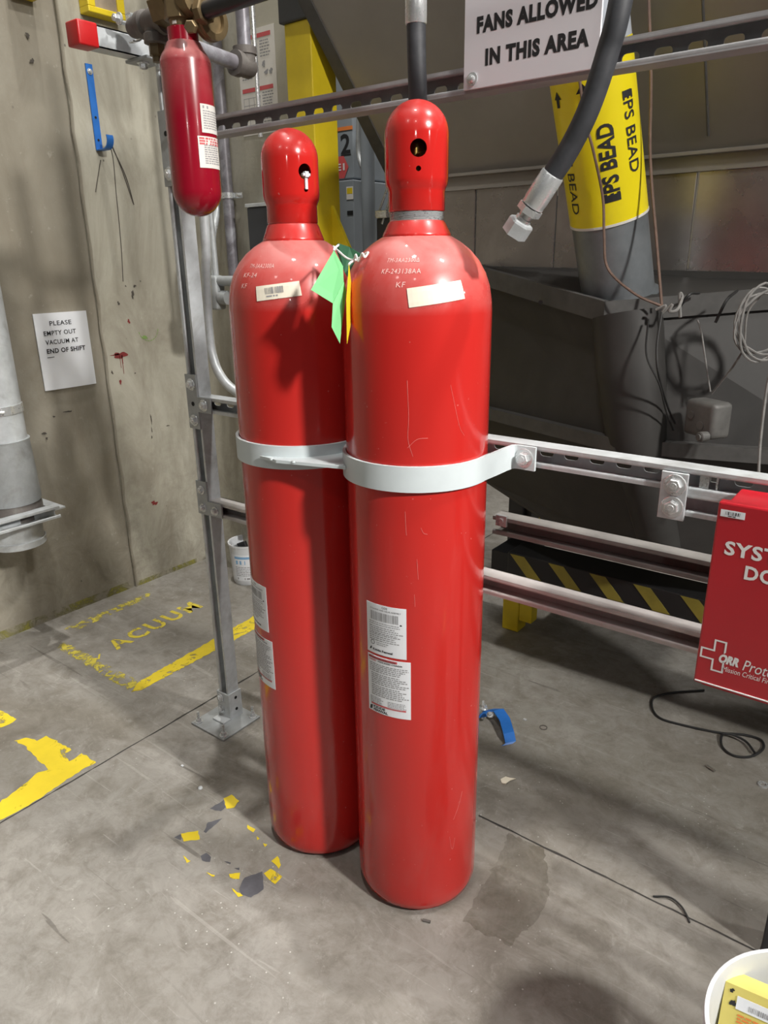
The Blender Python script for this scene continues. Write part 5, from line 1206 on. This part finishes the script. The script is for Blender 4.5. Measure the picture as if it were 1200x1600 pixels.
# vacuum pipe
vp = P(30, 850, 0, -2.53); VX, VY = -2.53, vp.y
zA, zB_, zC, zD, zE = P(22, 640, 0, -2.45).z, P(22, 692, 0, -2.45).z, P(22, 792, 0, -2.45).z, P(22, 822, 0, -2.45).z, P(22, 864, 0, -2.45).z
t = thing('vacuum_pipe', 'galvanised vacuum pipe coming down the concrete wall at the left edge', 'pipe', (VX, VY, zE))
bm = BM(); lathe(bm, [(0.088, zB_ - 0.01), (0.088, 2.6)], (VX, VY, 0), seg=40); obj('upper_tube', bm, 'galv', t, smooth=True)
bm = BM(); lathe(bm, [(0.099, zC + 0.0), (0.1005, zC + 0.012), (0.094, zB_ - 0.004), (0.096, zB_ + 0.004), (0.088, zB_ + 0.005)], (VX, VY, 0), seg=40); obj('tapered_sleeve', bm, 'galv_dull', t, smooth=True)
bm = BM(); lathe(bm, [(0.094, zD - 0.005), (0.100, zD), (0.100, zC - 0.012), (0.096, zC - 0.006), (0.096, zC + 0.002)], (VX, VY, 0), seg=40); obj('rubber_collar', bm, 'iron', t, smooth=True)
bm = BM(); lathe(bm, [(0.078, zE + 0.02), (0.080, zE), (0.092, zE), (0.093, zE + 0.022), (0.087, zE + 0.026), (0.087, zD)], (VX, VY, 0), seg=40, cap=False); obj('inlet_mouth', bm, 'galv', t, smooth=True)
bm = BM(); lathe(bm, [(0.0885, zA - 0.014), (0.0915, zA - 0.014), (0.0915, zA + 0.014), (0.0885, zA + 0.014)], (VX, VY, 0), seg=40)
ca = math.atan2(-VY, -VX) + 0.0
d = V((math.cos(ca), math.sin(ca), 0)); s = V((-d.y, d.x, 0)); o = V((VX, VY, zA)) + d * 0.092
for k in (-0.012, 0.012): hexbolt(bm, o + s * k, d, 0.009, 0.006)
cyl(bm, o - s * 0.03 + d * 0.006, o + s * 0.03 + d * 0.006, 0.005, 10); obj('clamp_ring', bm, 'zinc', t)
bm = BM(); b2 = BM(); channel(b2, 0.30, slots=False)
merge(bm, b2, 0, Matrix(((0, -1, 0, VX + 0.135), (1, 0, 0, VY - 0.20), (0, 0, 1, zD + 0.024), (0, 0, 0, 1))))
for y in (VY - 0.17, VY + 0.12): box(bm, XW - 0.006 if y < 1.65 else XW, VX + 0.10, y - 0.02, y + 0.02, zD + 0.02, zD + 0.026)
tag(obj('support_channel', bm, 'galv', None, loc=(VX + 0.1, VY, zD)), 'galvanised channel bracket holding the vacuum pipe to the wall', 'bracket')

# ================================================================= SMALL BUCKET BY THE BACK WALL
bc = P(390, 905, 2, 0); bx, by = bc.x, bc.y
t = thing('white_tub', 'white plastic tub with a blue printed label behind the left cylinder', 'bucket', (bx, by, 0))
zt = P(390, 846, 1, by).z; rb0, rb1 = 0.066, 0.078
bm = BM(); lathe(bm, [(0, 0.0), (rb0, 0.0), (rb0 + 0.003, 0.006), (rb1, zt - 0.01), (rb1 + 0.004, zt - 0.008), (rb1 + 0.004, zt), (rb1 - 0.002, zt), (rb0 - 0.001, 0.01), (0, 0.01)], (bx, by, 0), seg=40); obj('tub', bm, 'white_plastic', t, smooth=True)
ca = math.atan2(-by, -bx); cm = lambda lift: (lambda u, v, off=0.0: V((bx, by, v)) + V((math.cos(ca + u / 0.073), math.sin(ca + u / 0.073), 0)) * (rb0 + 0.003 + (rb1 - rb0 - 0.003) * (v / zt) + lift + off))
bm = BM(); sheet(bm, cm(0.0005), -0.085, 0.085, zt * 0.12, zt * 0.78, 0.0006, 0, 16, 1); lb = obj('label', bm, 'paper', t)
bm = BM(); g = cm(0.002); put_rect(bm, g, -0.06, 0.06, zt * 0.68, zt * 0.74, 0, 0, 10); lines_of_words(bm, g, -0.055, 0.06, zt * 0.64, 1, 0.02, 0.018, 0, 4); obj('blue_print', bm, 'ink_blue', lb)
bm = BM(); lines_of_words(bm, g, -0.06, 0.06, zt * 0.48, 6, 0.008, 0.003, 0, 5); lines_of_words(bm, g, -0.055, 0.06, zt * 0.2, 1, 0.01, 0.009, 0, 8); obj('small_print', bm, 'ink_grey', lb)
bm = BM(); rbox(bm, -0.02, 0.02, -0.012, 0.012, 0, 0.17, 0.004); bmesh.ops.rotate(bm, verts=bm.verts[:], cent=(0, 0, 0), matrix=Matrix.Rotation(D(-22), 3, 'Y') @ Matrix.Rotation(D(30), 3, 'Z')); bmesh.ops.translate(bm, verts=bm.verts[:], vec=(bx + 0.03, by, 0.0145))
tag(obj('dark_tool', bm, 'black', None, loc=(bx, by, 0.0145)), 'black tool standing in the white tub', 'tool')

# ================================================================= NEAR BUCKET AT BOTTOM RIGHT
BX, BY, RB, HB = 0.045, 0.872, 0.150, 0.37
t = thing('white_bucket', 'white plastic bucket standing on the floor at the lower right corner', 'bucket', (BX, BY, 0))
bm = BM(); lathe(bm, [(0, 0), (0.128, 0.0), (0.131, 0.004), (0.143, 0.29), (0.148, 0.292), (0.148, 0.305), (0.144, 0.308), (0.1455, 0.34), (0.149, 0.342), (0.151, 0.360), (0.150, HB), (0.1445, HB), (0.142, 0.355), (0.127, 0.006), (0, 0.006)], (BX, BY, 0), seg=72); obj('bucket_wall', bm, ['white_plastic'], t, smooth=True)
bm = BM(); lathe(bm, [(0.1318, 0.02), (0.1436, 0.286)], (BX, BY, 0), seg=72, cap=False)
for v in bm.verts:
    d = V((v.co.x - BX, v.co.y - BY, 0)).normalized(); v.co += d * 0.0004
obj('grimy_skin', bm, 'dirty_plastic', t, 'soiled brownish outer wall', smooth=True)
# yellow carton leaning inside
c0 = P(1121, 1523, 2, 0.30); 
t = thing('yellow_carton', 'yellow printed carton wedged inside the white bucket', 'carton', (BX, BY, 0.02))
a = P(1134, 1533, 2, 0.348); b = P(1215, 1568, 2, 0.348)
ud = (b - a).normalized(); back = V((-ud.y, ud.x, 0))
if back.y < 0: back = -back
vd_ = (V((0, 0, 1)) + back * 0.28).normalized(); nn = ud.cross(vd_).normalized()
HC = 0.285; o = a - vd_ * HC
ob_ = o + vd_ * 0.10; WC = 0.20
bm = BM(); hexa(bm, [ob_, ob_ + ud * WC, ob_ + ud * WC - nn * 0.035, ob_ - nn * 0.035, o + vd_ * HC, o + ud * WC + vd_ * HC, o + ud * WC + vd_ * HC - nn * 0.035, o + vd_ * HC - nn * 0.035])
obj('carton', bm, 'card_yellow', t)
fm = flat_map(o, ud, vd_, 0.0009); bm = BM(); sheet(bm, fm, 0.018, 0.072, 0.252, 0.272, 0.0006); st = obj('sticker', bm, 'paper', t, 'white barcode sticker')
bm = BM(); fm2 = flat_map(o, ud, vd_, 0.0022); barcode(bm, fm2, 0.034, 0.062, 0.256, 0.264, 0, 2); obj('barcode', bm, 'ink_grey', st)
bm = BM()
for k in range(28):
    a0 = 2 * PI * k / 28; a1 = a0 + 2 * PI / 28; bm.faces.new([bm.verts.new(fm(0.045 + r * math.cos(x), 0.205 + r * math.sin(x))) for r, x in ((.0165, a0), (.0165, a1), (.0125, a1), (.0125, a0))])
vs = [(0.034, 0.214), (0.037, 0.216), (0.056, 0.196), (0.053, 0.194)]; bm.faces.new([bm.verts.new(fm(*p)) for p in vs])
for uu, vv in ((0.082, 0.196), (0.084, 0.178)):
    for k in range(16):
        a0 = 2 * PI * k / 16; a1 = a0 + 2 * PI / 16; bm.faces.new([bm.verts.new(fm(uu + r * math.cos(x), vv + r * math.sin(x))) for r, x in ((.007, a0), (.007, a1), (.005, a1), (.005, a0))])
lines_of_words(bm, fm, 0.075, 0.10, 0.245, 5, 0.006, 0.003, 0, 4); lines_of_words(bm, fm, 0.11, 0.16, 0.25, 6, 0.006, 0.003, 0, 5); blob(bm, fm, 0.010, 0.276, 0.003, 0.003, 2); blob(bm, fm, 0.014, 0.258, 0.004, 0.005, 3)
obj('print', bm, 'ink', t)
bm = BM(); lines_of_words(bm, fm, 0.022, 0.05, 0.245, 4, 0.005, 0.0025, 0, 14); put_rect(bm, fm, 0.016, 0.022, 0.11, 0.16); obj('orange_print', bm, 'orange', t)

# ================================================================= TAGS BETWEEN THE CYLINDERS
yt = 0.975
def card(name, label, pix, mat, th=0.0006, writing=None):
    t = thing(name, label, 'tag', P(*pix[0][0]), 'card tags between the cylinders')
    bm = BM()
    for polyp in pix:
        pts = [P(*q) for q in polyp]; n = (pts[1] - pts[0]).cross(pts[2] - pts[0]).normalized() * th
        a = [bm.verts.new(p) for p in pts]; b = [bm.verts.new(p + n) for p in pts]; m_ = len(a)
        bm.faces.new(a); bm.faces.new(b[::-1])
        for i in range(m_): bm.faces.new([a[i], a[(i + 1) % m_], b[(i + 1) % m_], b[i]])
    obj('card', bm, mat, t); return t
card('inspection_tag', 'folded light green tag hanging between the two red cylinders', [[(522, 391, 1, 0.99), (486, 453, 1, 0.945), (520, 474, 1, 0.955), (537, 440, 1, 0.975), (536, 416, 1, 0.985)], [(537, 440, 1, 0.975), (520, 474, 1, 0.955), (518, 511, 1, 0.95), (531, 537, 1, 0.955), (541, 455, 1, 0.985)]], 'tag_green')
bmk = BM()
t = card('inspection_tag', 'yellow tag turned edge-on against the nearer red cylinder', [[(545, 413, 1, 0.985), (541, 470, 1, 0.962), (542, 537, 1, 0.957), (549, 500, 1, 0.985), (550, 455, 1, 1.000)]], 'tag_yellow')
card('inspection_tag', 'dark green tag behind the light green one', [[(523, 385, 1, 1.03), (528, 380, 1, 1.03), (546, 386, 1, 1.035), (566, 398, 1, 1.04), (556, 415, 1, 1.035), (547, 440, 1, 1.02), (538, 425, 1, 1.02)]], 'tag_dark')
pts = [P(521, 385, 1, 1.03), P(540, 402, 1, 1.01), P(552, 406, 1, 1.005), P(556, 398, 1, 1.0), P(560, 408, 1, 1.0), P(566, 396, 1, 1.0), P(570, 402, 1, 1.0), P(575, 394, 1, 1.01), P(560, 404, 1, 1.01), P(548, 410, 1, 0.995), P(545, 414, 1, 0.985)]
bm = BM(); tube(bm, spline(pts, 6), 0.0018, 6); pts2 = [P(529, 383, 1, 1.03), P(523, 388, 1, 1.0), P(522, 392, 1, 0.992)]; tube(bm, spline(pts2, 4), 0.002, 6)
tag(obj('tie_string', bm, 'string', None, loc=pts[0], smooth=True), 'white string knotted through the tags', 'string')

# ================================================================= THINGS ON THE FLOOR
def Fv(px, py, z=0.0): p = P(px, py, 2, 0); return V((p.x, p.y, z))
pts = [Fv(1100, 1080, 0.004), Fv(1050, 1084, 0.004), Fv(1022, 1092, 0.004), Fv(1019, 1108, 0.004), Fv(1030, 1123, 0.004), Fv(1060, 1133, 0.004), Fv(1120, 1146, 0.004), Fv(1160, 1150, 0.005), Fv(1188, 1158, 0.005), Fv(1192, 1172, 0.005), Fv(1172, 1184, 0.004), Fv(1145, 1182, 0.004), Fv(1128, 1168, 0.004), Fv(1128, 1152, 0.010), Fv(1145, 1154, 0.012), Fv(1165, 1164, 0.011), Fv(1178, 1180, 0.010)]
bm = BM(); tube(bm, spline(pts, 8), 0.0035, 8); tag(obj('loose_cable', bm, 'wire_black', None, loc=pts[0], smooth=True), 'black cable lying in loops on the floor below the red box', 'cable')
pts = [Fv(1020, 1402, 0.003), Fv(1045, 1405, 0.006), Fv(1062, 1417, 0.006), Fv(1072, 1432, 0.005), Fv(1077, 1443, 0.003)]
bm = BM(); tube(bm, spline(pts, 6), 0.0022, 7); tag(obj('wire_offcut', bm, 'wire_black', None, loc=pts[0]), 'short black wire offcut on the floor near the bucket', 'wire')
# blue bracket with a bolt
c = Fv(770, 1140)
t = thing('blue_bracket', 'bent blue steel bracket lying on the floor right of the cylinder', 'bracket', c)
pb_ = [Fv(745, 1128, 0.012), Fv(757, 1125, 0.03), Fv(770, 1126, 0.032), Fv(780, 1138, 0.026), Fv(786, 1156, 0.018), Fv(789, 1164, 0.004), Fv(783, 1166, 0.001)]
bm = BM(); ribbon(bm, pb_, V((0.02, 0.028, 0.0)), 0.004); obj('strip', bm, 'blue', t)
bm = BM(); hexbolt(bm, Fv(765, 1133, 0.036), (0.2, -0.3, 1), 0.007, 0.007); hexbolt(bm, Fv(755, 1122, 0.036), (0.1, 0.1, 1), 0.009, 0.01); cyl(bm, Fv(754, 1124, 0.001), Fv(754, 1116, 0.05), 0.004, 10); obj('bolt', bm, 'zinc', t)
def washer(label, px, py, r, ri, h, mat):
    c = Fv(px, py); bm = BM(); lathe(bm, [(ri, 0), (r, 0), (r, h), (ri, h), (ri, 0)], c, seg=28, cap=False); tag(obj('washer', bm, mat, None, loc=c), label, 'washer', 'washers lying on the floor')
washer('large bright steel washer on the floor at the right edge', 1192, 1227, 0.0135, 0.0075, 0.004, 'zinc')
washer('dull dark washer on the floor right of the blue bracket', 849, 1137, 0.012, 0.009, 0.002, 'iron')
c = Fv(820, 1125); bm = BM(); rbox(bm, c.x - .005, c.x + .006, c.y - .004, c.y + .004, 0, .004, .001); tag(obj('metal_chip', bm, 'galv', None, loc=c), 'tiny metal chip on the floor just above the dull washer', 'debris')
c = Fv(1110, 1202); bm = BM(); cyl(bm, c + V((-.012, .004, .004)), c + V((.012, -.006, .004)), .004, 10); tag(obj('steel_pin', bm, 'plate_gold', None, loc=c, smooth=True), 'short steel pin on the floor below the coiled cable', 'pin')
c = Fv(792, 1221); bm = BM(); prism(bm, [Fv(782, 1219, .001), Fv(790, 1215, .001), Fv(797, 1217, .001), Fv(806, 1218, .001), Fv(797, 1221, .001), Fv(790, 1226, .001), Fv(784, 1225, .001)], (0, 0, .003)); tag(obj('paper_scrap', bm, 'sticker', None, loc=c), 'pale torn scrap on the floor below the blue bracket', 'debris')
c = Fv(313, 1232); bm = BM(); lathe(bm, [(0.0, 0), (.006, 0), (.006, .004), (.003, .006), (0, .006)], c, seg=12); tag(obj('round_stud', bm, 'galv', None, loc=c), 'small round stud on the floor in front of the channel post', 'stud')
c = Fv(285, 1197); bm = BM(); rbox(bm, c.x - .004, c.x + .004, c.y - .003, c.y + .003, 0, .003, .001); tag(obj('white_crumb', bm, 'paper', None, loc=c), 'white crumb on the floor left of the stud', 'debris')
c = Fv(666, 1441); bm = BM(); cyl(bm, c + V((-.008, -.002, .003)), c + V((.008, .004, .003)), .003, 8); tag(obj('screw_stub', bm, 'iron', None, loc=c), 'tiny screw stub on the floor in front of the nearer cylinder', 'screw')
# grey steel leg at the right edge
c = Fv(1187, 1488)
bm = BM(); rbox(bm, c.x, c.x + 0.06, c.y, c.y + 0.06, 0, 0.62, 0.003); t = thing('steel_upright_post', 'dark grey steel leg at the right edge behind the white bucket', 'leg', (c.x + 0.03, c.y + 0.03, 0)); obj('shaft', bm, 'dark_grey', t)
bm = BM(); rbox(bm, c.x - 0.001, c.x + 0.061, c.y - 0.001, c.y + 0.061, 0, 0.01, 0.002); obj('sole', bm, 'black', t)
